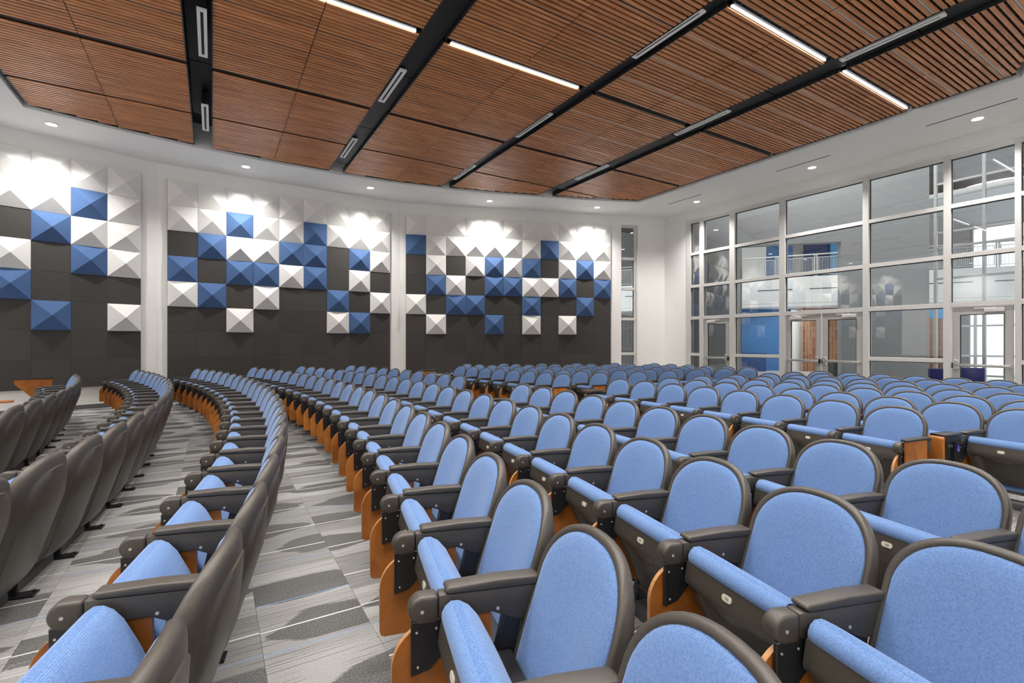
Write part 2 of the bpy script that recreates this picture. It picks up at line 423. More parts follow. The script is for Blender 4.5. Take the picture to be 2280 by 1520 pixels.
# glazed wall: piers and head above the opening
WY0, WY1, WZ1 = -3.1, 10.71, 5.44
mb = MB()
mb.box(XW, XW + 0.22, WY1, PR.y + 0.3, 0, CEIL + 0.6); mb.box(XW, XW + 0.22, YN - 0.2, WY0, 0, CEIL + 0.6)
mb.box(XW, XW + 0.22, WY0, WY1, WZ1, CEIL + 0.6)
struct(mb.obj('wall_window', white_wall, smooth=0), 'white wall band framing the tall glazed wall', 'wall')
# thin trim lines round the glazed opening
mb = MB(); mb.box(XW - 0.008, XW, WY0, WY1 + 0.07, WZ1 + 0.055, WZ1 + 0.07); mb.box(XW - 0.008, XW, WY1 + 0.055, WY1 + 0.07, 0, WZ1 + 0.07)
struct(mb.obj('trim_1', trim_white, smooth=0), 'slim white reveal bead around the glazed wall', 'trim')

def base_seg(name, p, q):
    p, q = Vector(p), Vector(q); ln = (q - p).length
    o = MB().box(0, ln, -0.012, 0, 0, 0.10).obj(name, base_grey, None, (p.x, p.y, 0), math.atan2(q.y - p.y, q.x - p.x), smooth=0)
    return struct(o)
base_seg('baseboard_left', PL, K12); base_seg('baseboard_back', K12, K23); base_seg('baseboard_right', K23, PR)

# ------------------------------------------------------------------ ceiling with a recess for the wooden cloud
def far_edge(x):     # far edge of the recess, follows the faceted wall
    pts = [(-3.2, 12.17), (-2.9, 12.29), (-1.6, 12.62), (-0.36, 12.83), (1.2, 12.96), (2.6, 12.98), (4.2, 12.90), (5.7, 12.62), (7.0, 12.27), (8.2, 11.88), (9.6, 11.37), (11.2, 10.72), (11.6, 10.55)]
    for (a, b), (c, d) in zip(pts, pts[1:]):
        if a <= x <= c: return b + (d - b) * (x - a) / (c - a)
    return pts[0][1] if x < 0 else pts[-1][1]
RX0, RX1, RY0 = -2.95, 11.18, -3.2
inner = [(RX0, RY0), (RX0, far_edge(RX0))] + [(RX0 + (RX1 - RX0) * i / 28, far_edge(RX0 + (RX1 - RX0) * i / 28)) for i in range(1, 28)] + [(RX1, far_edge(RX1)), (RX1, 2.42), (9.0, 1.36), (8.9, RY0)]
outer = [(-9.05, YN - 0.05), (XW + 0.05, YN - 0.05), (XW + 0.05, PR.y), (K23.x, K23.y + 0.03), (K12.x, K12.y + 0.03), (-9.05, PL.y)]
tri = tessellate_polygon([[Vector((x, y, 0)) for x, y in outer], [Vector((x, y, 0)) for x, y in inner]])
allp = outer + inner
mb = MB()
mb.add([(x, y, CEIL) for x, y in allp] + [(x, y, CEIL + 0.55) for x, y in allp], [tuple(t) for t in tri] + [tuple(i + len(allp) for i in t) for t in tri])
no, ni = len(outer), len(inner)
for i in range(ni):
    j = (i + 1) % ni; n = len(allp)
    mb.f.append((no + i, no + j, n + no + j, n + no + i))
for i in range(no):
    j = (i + 1) % no; n = len(allp)
    mb.f.append((i, j, n + j, n + i))
struct(mb.obj('ceiling', ceil_white, smooth=0), 'white plaster ceiling border with a recess for the slatted cloud', 'ceiling')
mb = MB().box(RX0 - 0.1, RX1 + 0.1, RY0 - 0.1, 13.2, CEIL + 0.56, CEIL + 0.62)
struct(mb.obj('ceiling_void', void_black, smooth=0), 'black roof deck above the gaps in the slatted ceiling', 'ceiling')

# slatted ceiling panels
ZS = CEIL + 0.035
COLS = [(-2.87, -1.625, -1.61, -0.355), (0.0, 1.225, 1.24, 2.48), (2.85, 4.14, 4.155, 5.40), (5.66, 6.89, 6.905, 8.12), (8.57, 9.85, 9.865, 11.06)]
ROWS = [(11.09, 13.2), (9.165, 11.01), (6.54, 9.075), (3.915, 6.46), (1.29, 3.825), (-1.33, 1.21)]
PITCH, SWID = 0.0806, 0.050
def cloud_far(x): return far_edge(x) - 0.10
slat_cache = {}
COLN = ['leftmost', 'second', 'third', 'fourth', 'rightmost']
ROWN = ['nearest the pyramid wall', 'second back from the pyramid wall', 'third back from the pyramid wall', 'fourth back from the pyramid wall', 'fifth back from the pyramid wall', 'sixth back from the pyramid wall']
for ci, c in enumerate(COLS):
    for hi, (xa, xb) in enumerate(((c[0], c[1]), (c[2], c[3]))):
        for ri, (ya, yb) in enumerate(ROWS):
            def near_lim(x): return 1.45 + (x - 9.0) * 0.486 if ci == 4 else -9
            if ci == 4 and yb < 1.3: continue
            ymax = max(cloud_far(xa), cloud_far(xb), cloud_far((xa + xb) / 2))
            if ya > ymax - 0.1: continue
            t = thing('slatted_ceiling_panel', 'brown slatted wood ceiling panel, %s half of the %s bay, %s' % (('left', 'right')[hi], COLN[ci], ROWN[ri]), 'ceiling panel', ((xa + xb) / 2, ya, ZS), group='slatted wood ceiling panels')
            xm = (xa + xb) / 2
            def span(y):
                xs = [xa + (xb - xa) * k / 60 for k in range(61)]
                ok = [x for x in xs if cloud_far(x) >= y + SWID / 2 and near_lim(x) <= y - SWID / 2]
                return (min(ok), max(ok)) if len(ok) > 3 else None
            y = ya + PITCH * 0.4; k = 0
            while y < min(yb, ymax) - 0.02:
                s = span(y)
                if s:
                    ln = round(s[1] - s[0], 2)
                    if ln not in slat_cache: slat_cache[ln] = MB().box(-ln / 2, ln / 2, -SWID / 2, SWID / 2, 0, 0.02).mesh('slat', slat_wood, smooth=0)
                    link('slat', slat_cache[ln], t, ((s[0] + s[1]) / 2 - xm, y - ya, 0))
                    if k % 8 == 7 and ri >= 2:
                        MB().box(-ln / 2, ln / 2, SWID / 2 + 0.004, PITCH - SWID / 2 - 0.004, 0.004, 0.012).obj('seam_bar', alu_grey if ci >= 3 else metal_black, t, ((s[0] + s[1]) / 2 - xm, y - ya, 0), smooth=0)
                y += PITCH; k += 1
            # black scrim above the slats, cross ribs and edge trims
            far = [(x, min(yb, cloud_far(x))) for x in [xa + (xb - xa) * k / 8 for k in range(9)]]
            nr = [(x, max(ya, near_lim(x))) for x in [xb - (xb - xa) * k / 8 for k in range(9)]]
            nr = [(x, min(yy, min(yb, cloud_far(x)) - 0.01)) for x, yy in nr]
            poly = [(x - xm, y - ya) for x, y in (nr + far)]
            MB().prism(poly, 0.040, 0.052, 'xy').obj('scrim', void_black, t, smooth=0)
            mb = MB()
            for fx in (0.12, 0.5, 0.88):
                x = xa + (xb - xa) * fx
                y0 = max(ya, near_lim(x)); y1 = min(yb, cloud_far(x))
                if y1 - y0 > 0.1: mb.box(x - xm - 0.01, x - xm + 0.01, y0 - ya, y1 - ya, 0.021, 0.04)
            mb.obj('hanger_rib', metal_black, t, smooth=0)
            mb = MB()
            for (p, q) in zip(far, far[1:]):
                if p[1] < yb - 1e-4 or q[1] < yb - 1e-4:
                    mb.add([(p[0] - xm, p[1] - ya, -0.004), (q[0] - xm, q[1] - ya, -0.004), (q[0] - xm, q[1] - ya + 0.018, -0.004), (p[0] - xm, p[1] - ya + 0.018, -0.004),
                            (p[0] - xm, p[1] - ya, 0.07), (q[0] - xm, q[1] - ya, 0.07), (q[0] - xm, q[1] - ya + 0.018, 0.07), (p[0] - xm, p[1] - ya + 0.018, 0.07)],
                           [(0, 3, 2, 1), (4, 5, 6, 7), (0, 1, 5, 4), (1, 2, 6, 5), (2, 3, 7, 6), (3, 0, 4, 7)])
            xe = xa - 0.014 if hi == 0 else xb
            y0 = max(ya, near_lim(xe)); y1 = min(yb, cloud_far(xe))
            if y1 > y0: mb.box(xe - xm, xe - xm + 0.014, y0 - ya, y1 - ya, -0.006, 0.12)
            if mb.v: mb.obj('edge_trim', metal_black, t, smooth=0)

# black channels in the gaps with white linear air diffusers
GAPS = [(-0.34, -0.015, -0.125), (2.50, 2.835, 2.585), (5.42, 5.645, 5.46), (8.14, 8.55, 8.245)]
for gi, (x0, x1, xd) in enumerate(GAPS):
    mb = MB()
    yend = cloud_far((x0 + x1) / 2) - (1.0 if gi == 0 else 0.55)
    z = ZS + (0.30 if gi == 0 else 0.05)
    for k in range(6):
        a = -1.3 + k * (yend + 1.3) / 6; b = -1.3 + (k + 1) * (yend + 1.3) / 6 - 0.02
        mb.box(x0 + 0.004, x1 - 0.004, a, b, z, z + 0.02)
    o = mb.obj('gap_channel', void_black, smooth=0)
    tag(o, 'black channel filling the %s gap between the wooden ceiling bays' % ('leftmost', 'second', 'third', 'rightmost')[gi], 'ceiling channel')
DIF = [(0, 7.52, 8.76), (0, 10.53, 11.78), (1, 7.52, 8.72), (1, 10.62, 11.83), (2, 4.12, 5.36), (2, 7.49, 8.72), (2, 10.66, 11.86), (3, 2.49, 3.75), (3, 5.65, 6.90), (3, 8.94, 10.16)]
pos = {}
for gi, ya, yb in DIF:
    k = pos.get(gi, 0); pos[gi] = k + 1
    n = sum(1 for d in DIF if d[0] == gi)
    nm = {2: ('nearer', 'farther'), 3: ('nearest', 'middle', 'farthest')}[n][k]
    x = GAPS[gi][2]
    t = thing('linear_diffuser', 'white framed linear air diffuser, %s one in the %s ceiling gap' % (nm, ('leftmost', 'second', 'third', 'rightmost')[gi]), 'air vent', (x, (ya + yb) / 2, ZS), group='linear air diffusers in the ceiling gaps')
    h = (yb - ya) / 2
    mb = MB(); mb.box(-0.058, -0.018, -h, h, -0.006, 0.022); mb.box(0.018, 0.058, -h, h, -0.006, 0.022)
    mb.box(-0.018, 0.018, -h, -h + 0.055, -0.006, 0.022); mb.box(-0.018, 0.018, h - 0.055, h, -0.006, 0.022)
    mb.obj('frame', diffuser_white, t, smooth=0)
    MB().box(-0.018, 0.018, -h + 0.055, h - 0.055, 0.010, 0.022).obj('slot', void_black, t, smooth=0)
    MB().box(-0.05, 0.05, -h + 0.02, h - 0.02, 0.023, 0.05 if gi else 0.25).obj('plenum_box', metal_black, t, smooth=0)

# LED strips in the cross seams (lit ones carry an area lamp)
SEAMS = [(6.50, [(0.05, 2.42, 1), (2.95, 5.33, 2), (5.72, 8.06, 3), (8.63, 11.0, 4), (-2.8, -0.4, 0)]), (3.87, [(5.72, 8.06, 3), (8.63, 11.0, 4), (2.95, 5.33, 2), (0.05, 2.42, 1), (-2.8, -0.4, 0)]), (1.25, [(-2.8, -0.4, 0), (0.05, 2.42, 1), (2.95, 5.33, 2), (5.72, 8.06, 3)])]
LIT = {(6.50, 1), (6.50, 2), (3.87, 3), (3.87, 4), (3.87, 2), (3.87, 1), (3.87, 0), (1.25, 0), (1.25, 1), (1.25, 2), (1.25, 3)}  # the strips out of frame are added to throw more light down
for ys, lst in SEAMS:
    for x0, x1, ci in lst:
        lit = (ys, ci) in LIT
        xm, h = (x0 + x1) / 2, (x1 - x0) / 2
        t = thing('led_strip_light', '%s LED strip in the %s wooden bay, %s' % ('lit white' if lit else 'unlit', COLN[ci], {6.5: 'third ceiling seam from pyramid wall', 3.87: 'fourth ceiling seam from pyramid wall', 1.25: 'added at unseen fifth ceiling seam'}[ys]), 'strip light', (xm, ys, ZS), group='LED strips in the ceiling seams')
        MB().box(-h, h, -0.037, 0.037, 0.030, 0.05).obj('housing', metal_black, t, smooth=0)
        if lit:
            MB().box(-h, h, 0.004, 0.030, 0.010, 0.029).obj('diffuser', led, t, smooth=0)
            area('strip_lamp', (xm, ys + 0.017, ZS - 0.003), 2 * h, 0.02, STRIP_POWER, spread=math.radians(125))
        else:
            MB().box(-h, h, 0.004, 0.030, 0.010, 0.029).obj('diffuser', plain('unlit_diffuser', (0.03, 0.03, 0.03), 0.3, noise=0.1, nscale=20) if 'unlit_diffuser' not in MATS else MATS['unlit_diffuser'], t, smooth=0)
for ys in (11.05, 9.12):
    for ci, c in enumerate(COLS):
        mb = MB().box(c[0], c[3], ys - 0.036, ys + 0.036, ZS + 0.03, ZS + 0.05)
        if ys > cloud_far(c[3]) and ci == 4: mb = MB().box(c[0], 10.2, ys - 0.036, ys + 0.036, ZS + 0.03, ZS + 0.05)
        tag(mb.obj('seam_channel', metal_black, smooth=0), 'black seam channel across the %s wooden bay, %s cross seam from the pyramid wall' % (COLN[ci], 'first' if ys > 10 else 'second'), 'ceiling channel')

# downlights in the white border
DL = [(-2.71, 12.93), (0.69, 13.56), (3.73, 13.60), (7.17, 12.98), (10.42, 11.79), (12.59, 9.73), (12.55, 6.35), (12.52, 3.30), (12.5, 0.2), (12.5, -2.8), (-5.9, 11.9), (-4.0, 8.8), (-4.0, 5.6), (-4.0, 2.4), (-4.0, -0.8), (-8.2, -2.5), (-8.2, 0.5), (-8.2, 3.5), (-8.2, 6.5), (-8.2, 9.5), (-5.5, -3.6), (-2.0, -3.6), (1.5, -3.6), (5.0, -3.6), (8.5, -3.6)]  # final rows, at the stage wall and behind the camera, are added for bounce
DLN = ['white recessed downlight above the leftmost pyramid group', 'white recessed downlight above the left half of the middle pyramid group', 'white recessed downlight above the right half of the middle pyramid group',
       'white recessed downlight above the left half of the right pyramid group', 'white recessed downlight above the right half of the right pyramid group', 'white recessed downlight beside the slot vent nearest the room corner',
       'white recessed downlight above the double glass door', 'white recessed downlight above the glass door at the frame edge', 'white recessed downlight on the glazed side, outside the frame', 'white recessed downlight on the glazed side, farthest outside the frame']
ring_me = MB().tube([(0.095 * math.cos(2 * PI * k / 24), 0.095 * math.sin(2 * PI * k / 24), 0) for k in range(24)], 0.012, 8, True).mesh('trim_ring', trim_white)
lens_me = MB().cyl((0, 0, 0.002), 0.088, 0.008, 'z', 24).mesh('lens', lamp_face)
for i, (x, y) in enumerate(DL):
    lab = DLN[i] if i < len(DLN) else ('white recessed downlight over the stage side, %s back from the pyramid wall' % ORD[i - 9]) if i < 15 else ('added unseen downlight bouncing light off the stage wall, %s of its row' % ORD[i - 14]) if i < 20 else ('added unseen fill downlight behind the camera, %s of its row' % ORD[i - 19])
    t = thing('downlight', lab, 'downlight', (x, y, CEIL - 0.003), group='recessed downlights in the white ceiling border')
    link('trim_ring', ring_me, t); link('lens', lens_me, t)
    spot('downlight_lamp', (x, y, CEIL - 0.03), SPOT_POWER * (1.0 if i < 8 or i == 10 else 0.8 if i < 15 else 1.3))
for i, (ya, yb) in enumerate([(9.18, 10.40), (5.72, 6.98), (2.66, 3.95)]):
    o = MB().box(12.075, 12.105, ya, yb, CEIL - 0.003, CEIL + 0.004).obj('slot_vent', gasket, smooth=0)
    tag(o, 'thin black slot vent in the white ceiling, %s one from the room corner' % ORD[i + 1], 'air vent', 'thin slot vents along the glazed wall')

# ------------------------------------------------------------------ acoustic tile walls
def pyr_mesh(mat, h):
    a = 0.3055; b = a - 0.006; e = 0.03
    vs = [(-a, 0, -a), (a, 0, -a), (a, 0, a), (-a, 0, a), (-a, -e, -a), (a, -e, -a), (a, -e, a), (-a, -e, a), (-b, -e - 0.004, -b), (b, -e - 0.004, -b), (b, -e - 0.004, b), (-b, -e - 0.004, b), (0, -e - h, 0)]
    fs = [(0, 1, 2, 3)] + [(i, (i + 1) % 4, (i + 1) % 4 + 4, i + 4) for i in range(4)] + [(i + 4, (i + 1) % 4 + 4, (i + 1) % 4 + 8, i + 8) for i in range(4)] + [(8 + i, 8 + (i + 1) % 4, 12) for i in range(4)]
    return MB().add(vs, fs).mesh('pyramid_tile', mat, smooth=0)
PW, PB = pyr_mesh(pyr_white, 0.135), pyr_mesh(pyr_blue, 0.135)
FD = MB().box(-0.3065, 0.3065, -0.022, 0, -0.3065, 0.3065).mesh('flat_tile', pyr_dark, bevel=0.003, seg=1, smooth=0)
TP = 0.6135
ZT = HC + 3.94
G3 = ['WWWWWWWWWWW', 'BWWWWWWBWWW', 'DWDWBWBDWBW', 'DBWDBBWWBDB', 'WDBBDDBDDBD', 'DWDDBDWDWDD', 'D' * 11, 'D' * 11]
G2 = ['WWWWWWWWW', 'WWBWWBWWW', 'DBWWBBDBW', 'BDBBWBDWD', 'WBDWDDBDW', 'DDWDDDWBD', 'D' * 9, 'D' * 9]
G1 = ['WWWWWWWWWW', 'WBWWWWWWBW', 'DWBWBWDBWW', 'BDWDBBWDBW', 'DBDBWDBDDD', 'DDWDDWDBDW', 'D' * 10, 'D' * 10]
def wall_art(name, label, p, ang, pat):
    n = len(pat[0]); t = thing(name, label, 'acoustic panel', (p[0], p[1], 0), ang, group='pyramid tile acoustic panels')
    MB().box(-0.004, n * TP + 0.004, -0.012, 0.05, ZT - 8 * TP - 0.004, ZT + 0.004).obj('backing_board', pyr_dark, t, smooth=0)
    for r, row in enumerate(pat):
        for c, ch in enumerate(row):
            x, z = (c + 0.5) * TP, ZT - (r + 0.5) * TP
            me = {'W': PW, 'B': PB, 'D': FD}[ch]
            o = link('flat_tile' if ch == 'D' else 'pyramid_tile', me, t, (x, -0.012, z))
            if ch == 'B': o['label'] = 'blue pyramid tile'
wall_art('acoustic_wall_panel', 'leftmost acoustic panel of white and blue pyramid tiles over charcoal', Vector((-1.445, 14.275)) - d1 * (10 * TP), A1, G1)
d2 = Vector((math.cos(A2), math.sin(A2)))
wall_art('acoustic_wall_panel', 'middle acoustic panel, nine columns of white and blue pyramid tiles', Vector((-0.935, 14.395)), A2, G2)
wall_art('acoustic_wall_panel', 'right acoustic panel beside the slit window, eleven columns of pyramid tiles', Vector((5.075, 14.525)), A3, G3)

# ------------------------------------------------------------------ glazed wall
BAYS = [(10.54, 10.20), (10.05, 9.13), (8.95, 7.61), (7.45, 5.58), (5.45, 4.06), (3.94, 2.97), (2.88, 1.30), (1.18, -0.9), (-1.0, -2.95)]
DOORBAY = {1, 3, 5}
TR = [(1.025, 1.115), (2.20, 2.30), (3.235, 3.325), (4.295, 4.385)]     # transoms
wt = estruct('window_1', 'tall glazed wall in pale aluminium framing with three glass doors', 'window', (XW, 0, 0))
def mull(y0, y1, z0, z1, n='mullion'): return MB().box(-0.03, 0.12, y0, y1, z0, z1).obj(n, alu, wt, bevel=0.003, seg=1, smooth=0)
mull(10.54, WY1, 0, WZ1, 'jamb'); mull(WY0, -2.95, 0, WZ1, 'jamb')
for (a, b), (c, d) in zip(BAYS, BAYS[1:]): mull(c, b, 0, WZ1)
gi = 0
for bi, (y1, y0) in enumerate(BAYS):
    MB().box(-0.025, 0.12, y0, y1, 5.335, WZ1).obj('head_rail', alu, wt, bevel=0.003, seg=1, smooth=0)
    if bi not in DOORBAY: MB().box(-0.025, 0.12, y0, y1, 0.0, 0.11).obj('sill_rail', alu, wt, bevel=0.003, seg=1, smooth=0)
    tr = TR if bi not in DOORBAY else TR[1:]
    for a, b in tr: MB().box(-0.025, 0.12, y0, y1, a, b).obj('transom', alu, wt, bevel=0.003, seg=1, smooth=0)
    levels = ([(0.11, 1.025), (1.115, 2.20)] if bi not in DOORBAY else []) + [(2.30, 3.235), (3.325, 4.295), (4.385, 5.335)]
    for a, b in levels:
        MB().box(0.045, 0.053, y0 + 0.004, y1 - 0.004, a + 0.004, b - 0.004).obj('pane', glass, wt, smooth=0)
        mb = MB(); mb.box(0.036, 0.062, y0, y0 + 0.012, a, b); mb.box(0.036, 0.062, y1 - 0.012, y1, a, b); mb.box(0.036, 0.062, y0 + 0.012, y1 - 0.012, b - 0.014, b); mb.box(0.036, 0.062, y0 + 0.012, y1 - 0.012, a, a + 0.006)
        mb.obj('gasket', gasket, wt, smooth=0)

DN = [0]
def door(ya, yb, latch_hi, label):
    # leaf between ya < yb, latch at the high-y side when latch_hi
    DN[0] += 1
    t = estruct('door_%d' % DN[0], label, 'door', (XW, 0, 0))
    z0, z1 = 0.01, 2.185
    st, tp, bt = 0.125, 0.15, 0.26
    mb = MB(); mb.box(0.0, 0.045, ya, ya + st, z0, z1); mb.box(0.0, 0.045, yb - st, yb, z0, z1); mb.box(0.0, 0.045, ya + st, yb - st, z1 - tp, z1); mb.box(0.0, 0.045, ya + st, yb - st, z0, z0 + bt)
    mb.obj('leaf_frame', alu_grey, t, bevel=0.004, seg=1, smooth=0)
    MB().box(0.018, 0.026, ya + st, yb - st, z0 + bt, z1 - tp).obj('pane', glass, t, smooth=0)
    mb = MB(); mb.box(0.008, 0.036, ya + st, ya + st + 0.012, z0 + bt, z1 - tp); mb.box(0.008, 0.036, yb - st - 0.012, yb - st, z0 + bt, z1 - tp); mb.box(0.008, 0.036, ya + st + 0.012, yb - st - 0.012, z1 - tp - 0.012, z1 - tp)
    mb.obj('gasket', gasket, t, smooth=0)
    mb = MB(); mb.box(-0.085, -0.045, ya + 0.03, yb - 0.03, 0.955, 1.015)
    mb.obj('push_bar', chrome, t, bevel=0.012, seg=2)
    yl = yb - 0.075 if latch_hi else ya + 0.075
    yh = ya + 0.05 if latch_hi else yb - 0.05
    mb = MB(); mb.box(-0.075, 0.0, yl - 0.04, yl + 0.04, 0.90, 1.07); mb.cyl((-0.08, yl, 1.075), 0.028, 0.05, 'x', 14); mb.box(-0.06, 0.0, yh - 0.025, yh + 0.025, 0.96, 1.01)
    mb.obj('latch_case', chrome, t, bevel=0.006, seg=1)
    MB().box(-0.06, 0.0, yl - 0.012 + (0.06 if latch_hi else -0.06), yl + 0.012 + (0.06 if latch_hi else -0.06), 0.92, 1.03).obj('strike', gasket, t, smooth=0)
    yc = ya + 0.27 if latch_hi else yb - 0.27
    mb = MB(); mb.box(-0.065, 0.0, yc - 0.15, yc + 0.15, 2.075, 2.145); mb.box(-0.05, -0.03, yc - 0.02, yc + 0.30 * (1 if latch_hi else -1), 2.15, 2.165) if latch_hi else mb.box(-0.05, -0.03, yc - 0.30, yc + 0.02, 2.15, 2.165)
    mb.cyl((-0.04, yc, 2.155), 0.025, 0.03, 'z', 12)
    mb.obj('closer', alu, t, bevel=0.005, seg=1)
    return t
door(9.15, 10.03, False, 'glass door in pale metal frame nearest the room corner')
door(6.535, 7.43, False, 'left leaf of the glass double door with push bar')
door(5.60, 6.495, True, 'right leaf of the glass double door with push bar')
door(2.99, 3.92, True, 'glass door with push bar opening to the bright entrance vestibule')
struct(MB().box(-0.02, 0.06, 6.495, 6.535, 0, 2.2).obj('trim_2', alu, None, (XW, 0, 0), bevel=0.004, seg=1, smooth=0), 'removable centre post between the double door leaves', 'trim')

# slit window in the right facet
ws = estruct('window_2', 'tall narrow slit window of five stacked panes near the corner', 'window', (K23.x, K23.y, 0), A3)
MB().box(SLIT0, SLIT0 + 0.03, 0.07, 0.20, 0.12, 5.46).obj('jamb', alu, ws, smooth=0)
MB().box(SLIT1 - 0.10, SLIT1, 0.09, 0.20, 0.12, 5.46).obj('jamb', alu, ws, smooth=0)
zs = [0.12, 1.07, 2.26, 3.29, 4.32, 5.44]
for i, z in enumerate(zs):
    MB().box(SLIT0, SLIT1 - 0.08, 0.06, 0.19, z - (0.0 if i == 0 else 0.045), z + (0.09 if i == 0 else 0.045 if i < 5 else 0.02)).obj('transom', alu, ws, bevel=0.003, seg=1, smooth=0)
for a, b in zip(zs, zs[1:]):
    MB().box(SLIT0 + 0.03, SLIT1 - 0.10, 0.12, 0.128, a + 0.05, b - 0.05).obj('pane', glass, ws, smooth=0)

# ------------------------------------------------------------------ lobby beyond the glass
LX = 46.0
lf = MB(); lf.box(XW + 0.22, LX, -14, 26, -0.12, -0.002)
struct(lf.obj('floor_lobby', terrazzo, smooth=0), 'pale polished lobby floor beyond the glazed wall', 'floor')
# long grey wall across the lobby with a wide opening, seen through the glass
P0, P1 = Vector((13.72, 10.90)), Vector((18.35, 5.92))
dv = (P1 - P0).normalized(); wl = (P1 - P0).length
def on_wall(px):
    l = (px - 1140) / F_PX; r = Vector((l * math.cos(YAW) + math.sin(YAW), math.cos(YAW) - l * math.sin(YAW)))
    a, b, c, d = r.x, -dv.x, r.y, -dv.y
    det = a * d - b * c
    return (a * P0.y - c * P0.x) / det
ANG = math.atan2(dv.y, dv.x)
o0, o1 = on_wall(1652), on_wall(1873)
mb = MB(); mb.box(-0.4, o0, 0, 0.3, 0, 8.5); mb.box(o0, o1, 0, 0.3, 4.62, 8.5); mb.box(o1, wl, 0, 0.3, 0, 8.5)
struct(mb.obj('wall_lobby', lobby_grey, None, (P0.x, P0.y, 0), ANG, smooth=0), 'large plain grey lobby wall with a wide opening behind the glass', 'wall')
# upper floor: fascia, slab, railing
B1 = Vector((29.6, 3.7)); bd = Vector((-0.527, 0.85)); B0 = B1 + bd * 20
bang = math.atan2(-bd.y, -bd.x); blen = 20.0
bf = estruct('wall_balcony', 'white upper floor fascia with black slots across the lobby', 'wall', (B0.x, B0.y, 0), bang)
MB().box(0, blen, 0, 0.25, 3.36, 4.61).obj('fascia', lobby_white, bf, smooth=0)
MB().box(0, blen, 0.25, 7, 4.40, 4.61).obj('slab', lobby_white, bf, smooth=0)
MB().box(0, blen, 0.0, 9, 3.20, 3.35).obj('soffit', lobby_white, bf, smooth=0)
for k in range(9): MB().box(1.0 + k * 2.2, 2.5 + k * 2.2, -0.01, 0.0, 4.0, 4.035).obj('slot', gasket, bf, smooth=0)
rl = thing('balcony_railing', 'grey steel balcony railing with wire panels on the upper lobby floor', 'railing', (B0.x, B0.y, 4.61), bang)
MB().tube([(0, 0.15, 1.05), (blen, 0.15, 1.05)], 0.03, 8).obj('handrail', alu_grey, rl)
post_me = MB().box(-0.025, 0.025, 0.12, 0.18, 0, 1.03).mesh('post', alu_grey, smooth=0)
pf = MB(); pf.box(-0.72, -0.69, 0.14, 0.16, 0.08, 0.92); pf.box(0.69, 0.72, 0.14, 0.16, 0.08, 0.92); pf.box(-0.69, 0.69, 0.14, 0.16, 0.89, 0.92); pf.box(-0.69, 0.69, 0.14, 0.16, 0.08, 0.11)
for k in range(22): pf.box(-0.66 + k * 0.062, -0.645 + k * 0.062, 0.147, 0.153, 0.11, 0.89)
panel_me = pf.mesh('wire_panel', alu_grey, smooth=0)
x = 0.3
while x < blen - 1.6:
    link('post', post_me, rl, (x, 0, 0)); link('post', post_me, rl, (x + 0.09, 0, 0)); link('wire_panel', panel_me, rl, (x + 0.85, 0, 0)); x += 1.62
# coloured panels behind the opening on both floors
def screen_panel(name, label, cat, px0, px1, dist, z0, z1, mat, thick=0.12):
    def pt(px, d):
        l = (px - 1140) / F_PX
        return Vector((d * (l * math.cos(YAW) + math.sin(YAW)), d * (math.cos(YAW) - l * math.sin(YAW))))
    a, b = pt(px0, dist), pt(px1, dist)
    o = MB().box(0, (b - a).length, 0, thick, z0, z1).obj(name, mat, None, (a.x, a.y, 0), math.atan2(b.y - a.y, b.x - a.x), smooth=0)
    return tag(o, label, cat)
screen_panel('white_partition', 'white upper floor partition behind the lobby railing', 'partition', 1600, 1706, 29.0, 4.62, 7.6, lobby_white)
screen_panel('blue_partition', 'mid blue upper floor partition next to the white one', 'partition', 1706, 1765, 29.2, 4.62, 7.6, lobby_blue)
screen_panel('grey_partition', 'grey upper floor partition between the two blue ones', 'partition', 1765, 1792, 29.4, 4.62, 7.6, lobby_grey)
screen_panel('navy_partition', 'navy upper floor partition above the double door', 'partition', 1792, 1851, 29.2, 4.62, 7.6, lobby_navy)
screen_panel('sky_blue_partition', 'bright sky blue upper floor partition near the grey wall', 'partition', 1851, 1960, 29.0, 4.62, 7.6, lobby_sky)
screen_panel('blue_feature_wall', 'blue ground floor feature wall seen left of the double door', 'partition', 1640, 1764, 25.5, 0, 3.2, lobby_blue)
screen_panel('low_dark_counter', 'low dark counter in front of the blue lobby wall', 'counter', 1640, 1706, 24.5, 0, 0.92, lobby_navy, 0.5)
screen_panel('white_doorway_wall', 'white ground floor wall strip beside the brown tiles', 'partition', 1764, 1787, 25.0, 0, 3.2, lobby_white)
screen_panel('brown_tile_wall', 'brown tiled ground floor wall seen through the double door', 'partition', 1787, 1876, 24.6, 0, 3.2, brown_tile)
screen_panel('recycling_bin', 'dark green bin seen low through the right double door leaf', 'bin', 1857, 1876, 17.5, 0, 0.80, plain('bin_green', (0.05, 0.06, 0.045), 0.5, noise=0.05, nscale=20), 0.4)
screen_panel('brown_tile_pier', 'brown tiled pier just right of the grey lobby wall', 'pier', 2060, 2099, 19.5, 0, 2.42, brown_tile, 0.5)
screen_panel('blue_bulkhead', 'bright blue streaked panel above the brown tiled pier', 'partition', 2060, 2103, 19.7, 2.42, 3.0, lobby_sky, 0.5)
def sofa(label, px, d):
    l = (px - 1140) / F_PX
    p = (d * (l * math.cos(YAW) + math.sin(YAW)), d * (math.cos(YAW) - l * math.sin(YAW)))
    t = thing('lobby_sofa', label, 'sofa', (p[0], p[1], 0), -YAW - 0.25, group='royal blue lobby seats')
    MB().box(-0.30, 0.30, -0.30, 0.30, 0.16, 0.42).obj('seat', sofa_blue, t, bevel=0.03)
    MB().box(-0.30, 0.30, -0.34, -0.20, 0.42, 0.78).obj('backrest', sofa_blue, t, bevel=0.03)
    for sx in (-0.24, 0.24):
        for sy in (-0.24, 0.24): MB().cyl((sx, sy, 0.08), 0.02, 0.16, 'z', 8).obj('leg', metal_black, t)
